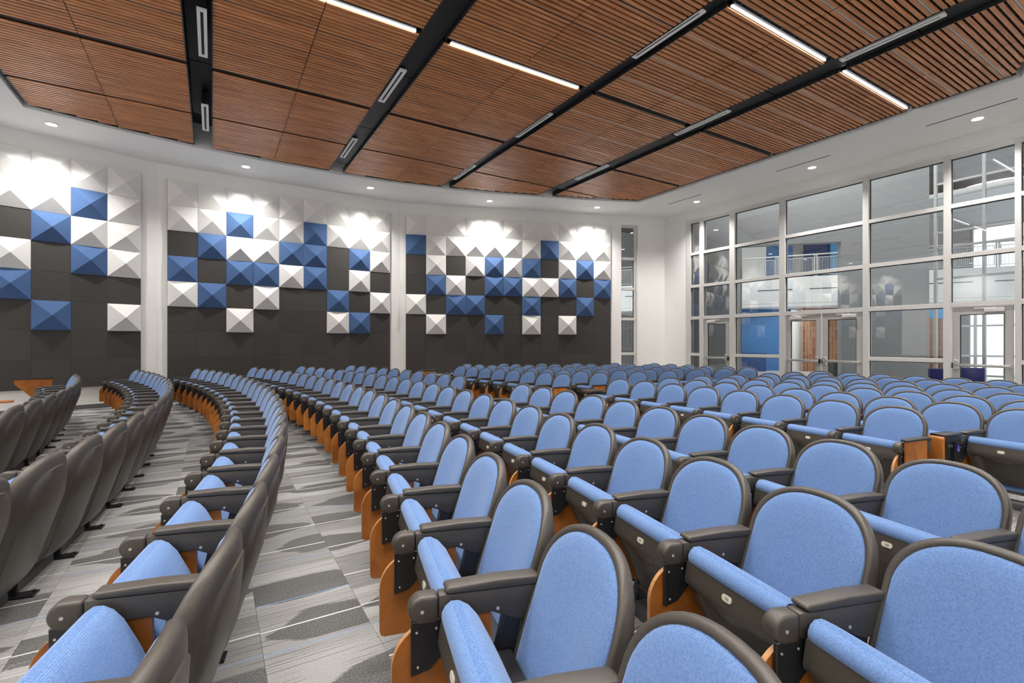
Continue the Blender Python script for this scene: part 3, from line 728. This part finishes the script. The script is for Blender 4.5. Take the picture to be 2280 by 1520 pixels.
sofa('royal blue vinyl lobby seat left of the vestibule door', 2085, 12.9)
sofa('royal blue vinyl lobby seat seen through the vestibule door', 2145, 13.3)
# second glazed screen and the entrance vestibule
w3 = estruct('window_3', 'inner glazed lobby screen in grey framing behind the glass wall', 'window', (18.4, 0, 0))
for y in (5.80, 4.72, 3.35, 1.98, 0.6, -0.8): MB().box(0, 0.10, y - 0.035, y + 0.035, 0, 8.5).obj('mullion', alu_grey, w3, smooth=0)
for z in (0.05, 2.5, 3.35, 4.27, 4.72, 5.77, 6.17): MB().box(0.02, 0.09, -0.8, 5.8, z - 0.03, z + 0.03).obj('transom', alu_grey, w3, smooth=0)
for ya, yb in ((0.6, 1.98), (1.98, 3.35), (3.35, 4.72), (4.72, 5.80)):
    for za, zb in ((0.08, 2.47), (2.53, 4.24), (4.75, 5.74), (6.2, 8.4)): MB().box(0.05, 0.056, ya + 0.035, yb - 0.035, za, zb).obj('pane', glass_far, w3, smooth=0)
w4 = estruct('window_4', 'bright outer entrance glazing with a glass door at street side', 'window', (27.0, 0, 0))
for y in (8.2, 7.2, 6.3, 5.75, 5.25, 4.25, 3.3, 1.6, 0.0, -2.0): MB().box(0, 0.12, y - 0.045, y + 0.045, 0, 3.2).obj('mullion', alu_grey, w4, smooth=0)
for z in (0.08, 0.9, 2.15, 3.15): MB().box(0.02, 0.11, -2, 8.2, z - 0.04, z + 0.04).obj('transom', alu_grey, w4, smooth=0)
MB().box(0.06, 0.066, -2, 8.2, 0.1, 3.15).obj('pane', glass_far, w4, smooth=0)
MB().box(-0.02, 0.03, 5.25, 5.75, 0, 3.15).obj('pier', lobby_grey, w4, smooth=0)
w5 = estruct('window_5', 'bright upper floor facade glazing behind the balcony railing', 'window', (35.0, 0, 0))
for k in range(9): MB().box(0, 0.15, -9 + k * 2.3, -8.9 + k * 2.3, 4.4, 10).obj('mullion', alu_grey, w5, smooth=0)
for z in (4.5, 6.2, 7.6): MB().box(0.02, 0.13, -9, 9.5, z - 0.05, z + 0.05).obj('transom', alu_grey, w5, smooth=0)
MB().box(0.06, 0.066, -9, 9.5, 4.5, 8.2).obj('pane', glass_far, w5, smooth=0)
# lobby shell
mb = MB(); mb.box(XW + 0.22, 36, -14, 26, 9.4, 9.6)
struct(mb.obj('ceiling_lobby', dark_ceil, smooth=0), 'dark slatted upper lobby ceiling', 'ceiling')
mb = MB(); mb.box(26.5, 36, -14, 9.5, 7.7, 7.85)
struct(mb.obj('ceiling_balcony', lobby_white, smooth=0), 'pale ceiling above the upper lobby floor', 'ceiling')
for k in range(14): 
    o = MB().box(XW + 1, 26, -6 + k * 1.0, -5.9 + k * 1.0, 9.25, 9.4).obj('trim_%d' % (k + 3), metal_black, smooth=0); struct(o)
mb = MB(); mb.box(XW + 0.22, 40, 25.8, 26, 0, 9.6); mb.box(XW + 0.22, 40, -14, -13.8, 0, 9.6); mb.box(34.8, 35, 9.5, 26, 0, 9.6)
struct(mb.obj('wall_lobby_end', lobby_grey, smooth=0), 'far grey end walls of the lobby', 'wall')
# dark space behind the slit window with a printed banner
mb = MB(); mb.box(10.0, 13.5, 16.2, 16.3, 0, 6.2); mb.box(10.0, 10.1, 12.9, 16.2, 0, 6.2); mb.box(10.0, 13.5, 12.9, 16.3, 6.2, 6.3)
struct(mb.obj('wall_corridor', plain('corridor_grey', (0.16, 0.16, 0.16), 0.7, noise=0.1, nscale=3), smooth=0), 'dim corridor behind the slit window', 'wall')
bn = thing('wall_banner', 'white banner with orange stripes behind the slit window', 'banner', (12.0, 13.6, 5.0), math.radians(-15))
MB().box(-0.30, 0.16, 0, 0.01, -0.30, 0.6).obj('sheet', white_ink, bn, smooth=0)
mb = MB()
for k in range(4): mb.prism([(-0.28, 0.0 + k * 0.13), (0.12, 0.12 + k * 0.13), (0.12, 0.17 + k * 0.13), (-0.28, 0.05 + k * 0.13)], -0.006, 0, 'xz')
mb.obj('stripes', orange_ink, bn, smooth=0)
MB().prism([(-0.25, -0.25), (0.1, -0.1), (0.1, -0.05), (-0.25, -0.18)], -0.006, 0, 'xz').obj('swoosh', lobby_blue, bn, smooth=0)
# ring pendants
for lab, (px, d, z, r) in (('white ring pendant light in the lobby, seen in the top right pane', (2235, 22.0, 8.4, 1.7)), ('white ring pendant light in the lobby, partly behind the grey wall', (2120, 26.0, 8.6, 2.0))):
    l = (px - 1140) / F_PX
    p = (d * (l * math.cos(YAW) + math.sin(YAW)), d * (math.cos(YAW) - l * math.sin(YAW)))
    t = thing('ring_pendant', lab, 'pendant light', (p[0], p[1], z), group='ring pendants in the lobby')
    MB().tube([(r * math.cos(2 * PI * k / 40), r * math.sin(2 * PI * k / 40), 0) for k in range(40)], 0.05, 8, True).obj('ring', led, t)
    for k in range(3): MB().tube([(r * math.cos(k * 2.1), r * math.sin(k * 2.1), 0), (r * math.cos(k * 2.1), r * math.sin(k * 2.1), 9.4 - z)], 0.008, 6).obj('cable', metal_black, t)
area('lobby_fill', (16.2, 8.0, 9.0), 3, 3, LOBBY_POWER)  # unseen area lights added to brighten the lobby, no fixtures
area('lobby_fill', (22.0, 4.0, 9.0), 6, 6, LOBBY_POWER * 2)
area('lobby_fill', (22.5, 12.0, 9.0), 4, 4, LOBBY_POWER * 2)
area('lobby_fill', (29.5, 9.0, 3.15), 3, 6, LOBBY_POWER * 0.6)
area('lobby_fill', (24.0, 12.5, 3.1), 3, 3, LOBBY_POWER * 0.5)

# ------------------------------------------------------------------ the auditorium chair
# local axes: +x faces the stage, +y is the sitter's left, z up; the rim apex stands at x = -0.25, z = 0.86
HP = 0.281                       # half pitch
TILT = math.radians(18.0)
SB, HB = 0.115, 0.783            # back: lower end height, length along the slope
SA, WB = 0.553, 0.268
def back_w(s):
    if s < SA: return 0.252 + (WB - 0.252) * math.sin(min(1, s / 0.40) * PI / 2)
    return WB * max(0.0, 1 - ((s - SA) / (HB - SA)) ** 2.4) ** (1 / 2.4)
def back_outline(n=44):
    pts = []
    ss = [0.0, 0.05, 0.11, 0.18, 0.26, 0.34, 0.42, 0.49]
    right = [(back_w(s), s) for s in ss]
    k = 12
    right += [(WB * math.cos(a) ** (2 / 2.4), SA + (HB - SA) * math.sin(a) ** (2 / 2.4)) for a in [PI / 2 * i / k for i in range(1, k)]]
    top = [(0.0, HB)]
    left = [(-a, b) for a, b in reversed(right)]
    bottom = [(-0.12, -0.006), (0.0, -0.008), (0.12, -0.006)]
    return right + top + left + bottom
OUT = back_outline()
def back_pt(y, s, t):            # t forward (towards the sitter)
    if t < 0: t *= 0.75 + 0.75 * min(1, max(0, (HB - s) / 0.25))
    t = t + 0.55 * y * y + (1.6 * (0.18 - s) ** 2 if s < 0.18 else 0.0)
    x0 = -0.25 + (HB - s) * math.sin(TILT); z0 = 0.86 - (HB - s) * math.cos(TILT)
    return (x0 + t * math.cos(TILT), y, z0 + t * math.sin(TILT) * 0.6)
def inset(p, d):
    y, s = p; c = (0.0, 0.38)
    f = max(0.0, 1 - d / WB); g = max(0.0, 1 - d / 0.38)
    return (c[0] + (y - c[0]) * f, c[1] + (s - c[1]) * g)
def loft(layers, cap=True):
    n = len(OUT); vs, fs = [], []
    for d, t in layers:
        vs += [back_pt(*inset(p, d), t) for p in OUT]
    for k in range(len(layers) - 1):
        for i in range(n): fs.append((k * n + i, k * n + (i + 1) % n, (k + 1) * n + (i + 1) % n, (k + 1) * n + i))
    if cap:
        vs.append(back_pt(0, 0.38, layers[-1][1])); c = len(vs) - 1; b = (len(layers) - 1) * n
        for i in range(n): fs.append((b + i, b + (i + 1) % n, c))
    return MB().add(vs, fs)
shell_me = loft([(0.05, -0.004), (0.030, 0.004), (0.023, 0.012), (0.016, 0.015), (0.006, 0.012), (0.001, 0.004), (0.0, -0.008), (0.003, -0.022), (0.010, -0.033), (0.022, -0.040), (0.046, -0.048), (0.058, -0.050), (0.061, -0.056), (0.10, -0.061), (0.16, -0.063), (0.225, -0.064)]).mesh('back_shell', plastic, smooth=50)
pad_me = loft([(0.024, 0.000), (0.023, 0.009), (0.027, 0.016), (0.039, 0.023), (0.07, 0.030), (0.12, 0.034), (0.18, 0.036), (0.225, 0.0365)]).mesh('back_cushion', blue_fabric, smooth=60)
# folded seat: frame (n forward/down, u up the seat)
ST = math.radians(65)
SX, SZ = 0.030, 0.205
def seat_pt(n, y, u):
    return (SX + u * math.cos(ST) + n * math.sin(ST), y, SZ + u * math.sin(ST) - n * math.cos(ST))
def seat_cushion():
    prof = [(-0.030, 0.0), (-0.068, 0.03), (-0.080, 0.12), (-0.084, 0.24), (-0.080, 0.34), (-0.068, 0.385), (-0.048, 0.412), (-0.022, 0.424), (0.004, 0.420), (0.022, 0.408), (0.030, 0.392), (0.028, 0.380), (0.0, 0.372), (-0.002, 0.0)]
    ys = [(-0.236, 0.80), (-0.234, 0.90), (-0.226, 0.97), (-0.21, 1.0), (-0.1, 1.02), (0, 1.025), (0.1, 1.02), (0.21, 1.0), (0.226, 0.97), (0.234, 0.90), (0.236, 0.80)]
    vs, fs = [], []; m = len(prof)
    for y, f in ys:
        wf = 1.0
        for n, u in prof:
            nn = -0.02 + (n + 0.02) * f; uu = 0.2 + (u - 0.2) * (0.97 + 0.03 * f)
            vs.append(seat_pt(nn, y * (1 - 0.10 * max(0, 0.30 - u) / 0.30), uu))
    for k in range(len(ys) - 1):
        for i in range(m): fs.append((k * m + i, k * m + (i + 1) % m, (k + 1) * m + (i + 1) % m, (k + 1) * m + i))
    fs += [tuple(range(m - 1, -1, -1)), tuple(range((len(ys) - 1) * m, len(ys) * m))]
    return MB().add(vs, fs).mesh('seat_cushion', blue_fabric, smooth=50)
cush_me = seat_cushion()
def seat_shell():
    ny, nu = 33, 26; vs, fs = [], []
    def hgt(y, u):
        ay = abs(y)
        low = 0.300 - 0.045 * math.cos(min(1, ay / 0.19) * PI / 2)        # lower rim of the lip, deeper in the middle
        rec = 0.034 + 0.010 * math.sin(min(1, max(0, u / 0.3)) * PI)
        if u >= low: h = 0.078 + (0.030 - 0.078) * max(0, (u - 0.318)) / (0.386 - 0.318) if u > 0.318 else 0.078
        else:
            side = 1 / (1 + math.exp(-(ay - 0.178) / 0.004)); h = rec + (0.066 - rec) * side
            if low - u < 0.012: h = h + (0.076 - h) * (1 - (low - u) / 0.012)
        return h
    us = [0.0 + 0.386 * k / (nu - 1) for k in range(nu)]
    for j, u in enumerate(us):
        for i in range(ny):
            y = -0.238 + 0.476 * i / (ny - 1); w = 1 - 0.12 * max(0, 0.28 - u) / 0.28
            vs.append(seat_pt(hgt(y, u), y * w, u))
    for j in range(nu - 1):
        for i in range(ny - 1): fs.append((j * ny + i, j * ny + i + 1, (j + 1) * ny + i + 1, (j + 1) * ny + i))
    # rim back to the cushion plane
    ring = [(i, 0) for i in range(ny)] + [(ny - 1, j) for j in range(1, nu)] + [(i, nu - 1) for i in range(ny - 2, -1, -1)] + [(0, j) for j in range(nu - 2, 0, -1)]
    b = len(vs)
    for i, j in ring:
        u = us[j]; y = -0.238 + 0.476 * i / (ny - 1); w = 1 - 0.12 * max(0, 0.28 - u) / 0.28
        vs.append(seat_pt(-0.004, y * w, min(u, 0.378)))
    m = len(ring)
    for k in range(m):
        a, c = ring[k], ring[(k + 1) % m]
        fs.append((a[1] * ny + a[0], b + k, b + (k + 1) % m, c[1] * ny + c[0]))
    me = MB().add(vs, fs).mesh('seat_shell', plastic, smooth=42)
    return me
sshell_me = seat_shell()
def lip_frame():                  # oblong plate lying on the sloping lip
    a = Vector(seat_pt(0.078, 0, 0.318)); b = Vector(seat_pt(0.030, 0, 0.386))
    return a, b
la, lb = lip_frame(); lu = (lb - la).normalized(); lc = (la + lb) / 2
ln_ = Vector((lu.z, 0, -lu.x))
if ln_.x < 0: ln_ = -ln_
def plate():
    vs, fs = [], []; n = 20
    for h in (-0.001, 0.0035):
        for k in range(n):
            a = 2 * PI * k / n
            y = 0.0115 * math.cos(a) + (0.013 if math.cos(a) > 0 else -0.013); v = 0.0125 * math.sin(a)
            p = lc + lu * v + ln_ * h; vs.append((p.x, y, p.z))
    fs = [tuple(range(n - 1, -1, -1)), tuple(range(n, 2 * n))] + [(i, (i + 1) % n, (i + 1) % n + n, i + n) for i in range(n)]
    return MB().add(vs, fs).mesh('number_plate', plate_mat, smooth=40)
plate_me = plate()
# arm assembly at y = -HP
def arm_parts(y0):
    a = MB()
    a.prism([(-0.135, 0.535), (-0.11, 0.500), (-0.055, 0.482), (-0.02, 0.496), (0.045, 0.526), (0.226, 0.524), (0.226, 0.610), (-0.135, 0.598)], y0 - 0.026, y0 + 0.026, 'xz')
    arm = a.mesh('armrest', plastic, bevel=0.006)
    h = MB()
    seg = 12; prof = [(0.228, 0.522)] + [(0.280 + 0.046 * math.cos(t), 0.568 + 0.046 * math.sin(t)) for t in [-PI / 2 + PI * k / seg for k in range(seg + 1)]] + [(0.228, 0.612)]
    h.prism(prof, y0 - 0.031, y0 + 0.031, 'xz')
    hub = h.mesh('arm_hub', plastic, bevel=0.012, seg=3)
    c = MB(); c.prism([(-0.14, 0.599), (0.192, 0.611), (0.206, 0.621), (0.196, 0.634), (0.02, 0.637), (-0.13, 0.630), (-0.14, 0.620)], y0 - 0.033, y0 + 0.033, 'xz')
    cap = c.mesh('arm_pad', plastic, bevel=0.008, seg=3)
    b = MB(); b.prism([(0.205, 0.32), (0.262, 0.345), (0.318, 0.47), (0.318, 0.535), (0.205, 0.535)][::-1], y0 + 0.013, y0 + 0.030, 'xz') if False else b.prism([(0.255, 0.37), (0.318, 0.355), (0.318, 0.535), (0.155, 0.535), (0.165, 0.46)], y0 + 0.012, y0 + 0.028, 'xz')
    br = b.mesh('support_plate', steel, bevel=0.003, seg=1)
    w = MB()
    arc = [(0.235 + 0.145 * math.cos(t), 0.375 + 0.145 * math.sin(t)) for t in [PI / 2 * k / 10 for k in range(11)]]
    poly = [(0.04, 0.17), (0.355, 0.17), (0.374, 0.178), (0.38, 0.195)] + arc + [(0.04, 0.52)]
    w.prism(poly, y0 - 0.009, y0 + 0.009, 'xz')
    wd = w.mesh('tablet_panel', tablet_wood, smooth=0)
    # pale edge band round the front of the tablet panel
    e = MB(); outl = [(0.355, 0.169), (0.3745, 0.177), (0.3805, 0.195)] + [(0.235 + 0.1458 * math.cos(t), 0.375 + 0.1458 * math.sin(t)) for t in [PI / 2 * k / 10 for k in range(11)]]
    inl = [(x - 0.002 if i > 0 else x, z) for i, (x, z) in enumerate(outl)]
    for (p, q) in zip(outl, outl[1:]):
        dx, dz = q[0] - p[0], q[1] - p[1]; l = math.hypot(dx, dz); nx, nz = -dz / l * 0.0025, dx / l * 0.0025
        e.add([(p[0], y0 - 0.0095, p[1]), (q[0], y0 - 0.0095, q[1]), (q[0], y0 + 0.0095, q[1]), (p[0], y0 + 0.0095, p[1]), (p[0] + nx, y0 - 0.0095, p[1] + nz), (q[0] + nx, y0 - 0.0095, q[1] + nz), (q[0] + nx, y0 + 0.0095, q[1] + nz), (p[0] + nx, y0 + 0.0095, p[1] + nz)],
              [(0, 3, 2, 1), (4, 5, 6, 7), (0, 1, 5, 4), (1, 2, 6, 5), (2, 3, 7, 6), (3, 0, 4, 7)])
    eb = e.mesh('edge_band', tablet_edge, smooth=60)
    s = MB(); s.prism([(0.01, 0.012), (0.09, 0.012), (0.055, 0.25), (-0.010, 0.53), (-0.085, 0.53), (-0.02, 0.25)], y0 - 0.019, y0 + 0.019, 'xz')
    st = s.mesh('leg', steel, bevel=0.005, seg=1)
    f = MB(); f.box(-0.075, 0.165, y0 - 0.04, y0 + 0.04, 0.0, 0.012)
    for bx in (-0.055, 0.145):
        for by in (-0.022, 0.022): f.cyl((bx, y0 + by, 0.016), 0.009, 0.010, 'z', 6)
    ft = f.mesh('foot_plate', steel, bevel=0.002, seg=1)
    sw = MB()
    for cx_, cz_ in ((0.282, 0.566), (0.02, 0.535)): sw.cyl((cx_, y0 + (0.0315 if cx_ > 0.2 else 0.0265), cz_), 0.006, 0.003, 'y', 10)
    for cx_, cz_ in ((0.300, 0.50), (0.235, 0.505), (0.296, 0.385)): sw.cyl((cx_, y0 + 0.029, cz_), 0.004, 0.003, 'y', 10)
    sm = sw.mesh('screws', alu_grey, smooth=40)
    return [('armrest', arm), ('arm_hub', hub), ('arm_pad', cap), ('support_plate', br), ('tablet_panel', wd), ('edge_band', eb), ('leg', st), ('foot_plate', ft), ('screws', sm)]
ARM_FAR, ARM_NEAR = arm_parts(-HP), arm_parts(HP)
CHILD_OF = {'edge_band': 'tablet_panel', 'foot_plate': 'leg', 'screws': 'armrest', 'arm_hub': 'armrest', 'arm_pad': 'armrest'}
beam_me = MB().box(-0.03, 0.03, -HP + 0.02, HP - 0.02, 0.335, 0.385).mesh('seat_beam', steel, bevel=0.006, seg=1)
race = MB(); race.prism([(0.03, 0.0), (0.115, 0.0), (0.115, 0.045), (0.10, 0.075), (0.045, 0.075), (0.03, 0.045)], -HP + 0.045, HP - 0.045, 'xz')
race_me = race.mesh('floor_raceway', raceway_mat, bevel=0.004, seg=1)

def text_mesh(txt, size):
    c = bpy.data.curves.new('numeral', 'FONT'); c.body = txt; c.size = size; c.align_x = 'CENTER'; c.align_y = 'CENTER'; c.extrude = 0.0004
    o = bpy.data.objects.new('tmp', c); COL.objects.link(o)
    dg = bpy.context.evaluated_depsgraph_get(); me = bpy.data.meshes.new_from_object(o.evaluated_get(dg))
    bpy.data.objects.remove(o); me.materials.clear(); me.materials.append(ink); me.name = 'numeral'
    return me

def add_arm(root, parts, skip=()):
    made = {}
    for nm, me in parts:
        if nm in skip or CHILD_OF.get(nm) in skip: continue
        par = made.get(CHILD_OF.get(nm), root)
        made[nm] = link(nm, me, par)
        if nm == 'screws': made[nm]['kind'] = 'stuff'
    return made

def add_number(root, plate_o, txt):
    o = link('numeral', text_mesh(txt, 0.0135), plate_o)
    # text x runs along -y (read from the front), up along the lip, facing ln_
    X = Vector((0, 1, 0)); Y = lu; Z = ln_
    if X.cross(Y).dot(Z) < 0: X = -X
    M = Matrix((X, Y, Z)).transposed().to_4x4(); M.translation = lc + ln_ * 0.0038
    o.matrix_local = M

def tablet_up(root, side):        # folded tablet standing on edge along the arm, dark rim on top
    y = side * (HP + 0.045)
    w = MB().prism([(0.0, 0.42), (0.26, 0.42), (0.285, 0.44), (0.285, 0.625), (-0.02, 0.625), (-0.02, 0.45)], y - 0.009, y + 0.009, 'xz').obj('writing_tablet', tablet_wood, root, bevel=0.003, seg=1)
    MB().box(-0.035, 0.30, y - 0.026, y + 0.026, 0.625, 0.643).obj('tablet_rim', plastic2, w, bevel=0.005)
def tablet_flat(root, side):      # tablet folded down flat over the arm
    y = side * (HP - 0.02)
    w = MB().prism([(-0.02, -0.16), (0.20, -0.19), (0.30, -0.14), (0.32, 0.06), (0.28, 0.10), (0.0, 0.08)], 0.640, 0.652, 'xy').xf(Matrix.Translation((0, y, 0))).obj('writing_tablet', tablet_wood, root, bevel=0.004, seg=1)
    MB().prism([(-0.025, -0.165), (0.20, -0.195), (0.305, -0.145), (0.325, 0.06), (0.28, 0.105), (0.0, 0.085)], 0.652, 0.658, 'xy').xf(Matrix.Translation((0, y, 0))).obj('tablet_rim', plastic2, w, bevel=0.002, seg=1)

proto = None
def chair_root():
    t = thing('auditorium_chair', 'x', 'chair')
    link('back_shell', shell_me, t); link('back_cushion', pad_me, t)
    link('seat_shell', sshell_me, t); link('seat_cushion', cush_me, t)
    link('number_plate', plate_me, t)
    add_arm(t, ARM_FAR)
    link('seat_beam', beam_me, t); link('floor_raceway', race_me, t)
    return t
def copy_tree(o, parent=None):
    c = o.copy(); COL.objects.link(c)
    if parent: c.parent = parent
    for ch in o.children: copy_tree(ch, c)
    return c

CF = Vector((-23.15, 7.1))
CB = Vector((-27.25, 6.66))
def seq(s0, step, n): return [s0 + step * k for k in range(n)]
# (row label, radius of the rim tops, arc positions listed from the pyramid wall towards the camera)
FRONT = [('leftmost front row', 21.556, seq(5.238, -0.5846, 13)),
         ('second front row from the left', 22.688, seq(6.63, -0.5665, 20)),
         ('third front row from the left', 23.804, seq(6.654, -0.5741, 23)),
         ('fourth front row from the left', 24.916, seq(6.576, -0.5715, 24)),
         ('fifth front row from the left', 25.974, seq(6.566, -0.5774, 24)),
         ('sixth front row', 27.05, None)]
BACK = [33.10, 34.0, 34.9, 35.72, 36.63, 37.455, 38.30]
WING = [seq(4.771, -0.557, 8), seq(5.92, -0.5663, 10), seq(5.52, -0.5421, 10), seq(4.907, -0.545, 9), seq(4.514, -0.5665, 8), seq(3.871, -0.5757, 7), seq(3.204, -0.5649, 6)]
MAIN = [seq(-0.673, -0.571, 8), seq(-0.967, -0.550, 9), seq(-0.92, -0.535, 9), seq(-1.05, -0.542, 9), seq(-1.156, -0.552, 9), seq(-1.183, -0.567, 8), seq(-1.282, -0.5665, 8)]
ROWB = ['first row behind the cross aisle', 'second row behind the cross aisle', 'third row behind the cross aisle', 'fourth row behind the cross aisle', 'fifth row behind the cross aisle', 'second-last row before the glass doors', 'last row before the glass doors']
ADJ = 'blue padded chair'
jobs = []
for lab, R, ss in FRONT:
    if ss is not None:
        for k, s in enumerate(ss): jobs.append((CF, R, s, '%s, %s from the pyramid wall in the %s' % (ADJ, ORD[k + 1], lab), 'auditorium chairs in the front rows', (lab, k, len(ss))))
    else:
        a = seq(6.264, -0.587, 10); b = seq(-1.159, -0.563, 11)
        for k, s in enumerate(a): jobs.append((CF, R, s, '%s, %s from the pyramid wall in the sixth front row' % (ADJ, ORD[k + 1]), 'auditorium chairs in the front rows', ('Fa', k, 10)))
        for k, s in enumerate(b): jobs.append((CF, R, s, '%s, %s after the aisle gap in the sixth front row' % (ADJ, ORD[k + 1]), 'auditorium chairs in the front rows', ('Fb', k, 11)))
for r in range(7):
    for k, s in enumerate(WING[r]): jobs.append((CB, BACK[r], s, '%s, %s from the pyramid wall, %s' % (ADJ, ORD[k + 1], ROWB[r]), 'auditorium chairs in the rear rows', ('W%d' % r, k, len(WING[r]))))
    for k, s in enumerate(MAIN[r]): jobs.append((CB, BACK[r], s, '%s, %s after the radial aisle, %s' % (ADJ, ORD[k + 1], ROWB[r]), 'auditorium chairs in the rear rows', ('M%d' % r, k, len(MAIN[r]))))
proto = chair_root()
first = True
for C, R, s, lab, grp, (rk, k, n) in jobs:
    ph = s / R; rad = R - 0.25
    x, y = C.x + rad * math.cos(ph), C.y + rad * math.sin(ph)
    c = proto if first else copy_tree(proto)
    first = False
    c.location = (x, y, 0); c.rotation_euler = (0, 0, ph + PI)
    c['label'] = lab; c['group'] = grp; c['category'] = 'chair'
    chs = {ch.name.split('.')[0]: ch for ch in c.children}
    if rk == 'fifth front row from the left' and n - 3 <= k: add_number(c, chs['number_plate'], str(123 - (n - 1 - k)))
    if rk == 'Fb' and k == 9: add_number(c, chs['number_plate'], '122')
    if k == n - 1 and (rk == 'Fa' or rk[0] == 'W' or rk == 'M0'):
        add_arm(c, ARM_NEAR)
        if rk == 'Fa': tablet_flat(c, 1)
        elif rk in ('W0', 'W1', 'M0'): tablet_up(c, 1)
    if rk == 'M0' and k == 0: tablet_flat(c, -1)
    if rk == 'M1' and k == 8:
        # wheelchair-companion table standing at this arm, with the access sign
        y0 = -HP
        tb = MB().prism([(0.605, 0.345), (0.625, 0.36), (0.632, 0.40), (0.632, 0.60), (0.62, 0.622), (0.605, 0.622)], y0 - 0.12, y0 + 0.06, 'xz').obj('writing_tablet', tablet_wood, c, bevel=0.005, seg=1)
        MB().box(0.33, 0.60, y0 - 0.06, y0 + 0.06, 0.612, 0.640).obj('tablet_rim', plastic2, tb, bevel=0.006)
        hs = MB().prism([(0.50, 0.36), (0.56, 0.36), (0.60, 0.42), (0.60, 0.60), (0.50, 0.60)], y0 - 0.03, y0 + 0.05, 'xz').obj('table_bracket', metal_black, c, bevel=0.005, seg=1)
        MB().box(0.36, 0.60, y0 + 0.052, y0 + 0.062, 0.565, 0.612).obj('hinge_bar', steel, hs, bevel=0.003, seg=1)
        MB().tube([(0.585, y0 + 0.06, 0.545), (0.53, y0 + 0.075, 0.55), (0.52, y0 + 0.075, 0.535), (0.57, y0 + 0.06, 0.53)], 0.006, 6).obj('latch_wire', metal_black, hs)
        ps = MB().box(0.335, 0.40, y0 - 0.03, y0 + 0.04, 0.0, 0.60).obj('table_post', metal_black, c, bevel=0.01)
        sg = MB().cyl((0.368, y0 + 0.042, 0.50), 0.030, 0.006, 'y', 24).xf(Matrix.Translation((0.368, 0, 0.50)) @ Matrix.Diagonal((0.8, 1, 1.25, 1)) @ Matrix.Translation((-0.368, 0, -0.50))).obj('access_sign', sign_blue, ps)
        yy = y0 + 0.0455
        wc = MB(); q = lambda dx, dz: (0.368 - dx, yy, 0.50 + dz)     # wheelchair figure, facing +dx as read
        wc.tube([q(-0.002 + 0.013 * math.cos(a), -0.010 + 0.013 * math.sin(a)) for a in [math.radians(120 + 28 * k) for k in range(9)]], 0.0018, 6)
        wc.tube([q(-0.004, 0.014), q(-0.002, -0.004), q(0.010, -0.004), q(0.014, -0.018)], 0.0022, 6)
        wc.tube([q(-0.003, 0.006), q(0.008, 0.006)], 0.0018, 6); wc.cyl(q(-0.004, 0.021), 0.004, 0.003, 'y', 10)
        wc.obj('wheelchair_symbol', white_ink, sg)

# ------------------------------------------------------------------ loose tablets and the small lectern box by the wall
t = thing('folding_tablet_table', 'wooden tablet with tapered face standing upright beside the leftmost row', 'tablet table', (-2.97, 12.96, 0), math.radians(17))
MB().prism([(-0.27, 0.66), (-0.06, 0.42), (0.05, 0.40), (0.25, 0.60), (0.27, 0.745), (-0.27, 0.745)], -0.01, 0.01, 'xz').obj('writing_tablet', tablet_wood, t, bevel=0.004, seg=1)
MB().box(-0.29, 0.285, -0.03, 0.03, 0.745, 0.765).obj('tablet_rim', plastic2, t, bevel=0.005)
MB().box(-0.02, 0.03, 0.012, 0.05, 0, 0.56).obj('post', metal_black, t, bevel=0.004, seg=1)
MB().box(-0.16, 0.16, -0.12, 0.12, 0, 0.012).obj('foot_plate', metal_black, t)
t = thing('folding_tablet_table', 'wooden tablet lying flat on a post beside the leftmost row', 'tablet table', (-2.62, 9.62, 0), math.radians(12))
MB().prism([(-0.20, -0.12), (0.14, -0.14), (0.20, -0.10), (0.20, 0.10), (-0.17, 0.12)], 0.612, 0.630, 'xy').obj('writing_tablet', tablet_wood, t, bevel=0.004, seg=1)
MB().box(-0.02, 0.03, -0.02, 0.03, 0, 0.612).obj('post', metal_black, t, bevel=0.004, seg=1)
MB().box(-0.14, 0.14, -0.1, 0.1, 0, 0.012).obj('foot_plate', metal_black, t)
t = thing('lectern_box', 'small wooden box with dark rimmed top before the right acoustic panel', 'lectern', (4.97, 12.4, 0), -0.25)
mb = MB(); mb.box(-0.17, 0.17, -0.14, 0.14, 0.04, 0.70)
mb.obj('body', tablet_wood, t, bevel=0.006, seg=1); MB().box(-0.20, 0.20, -0.17, 0.17, 0.70, 0.722).obj('top', plastic2, t, bevel=0.004, seg=1)
MB().box(-0.15, 0.15, -0.12, 0.12, 0.0, 0.04).obj('plinth', metal_black, t, smooth=0)
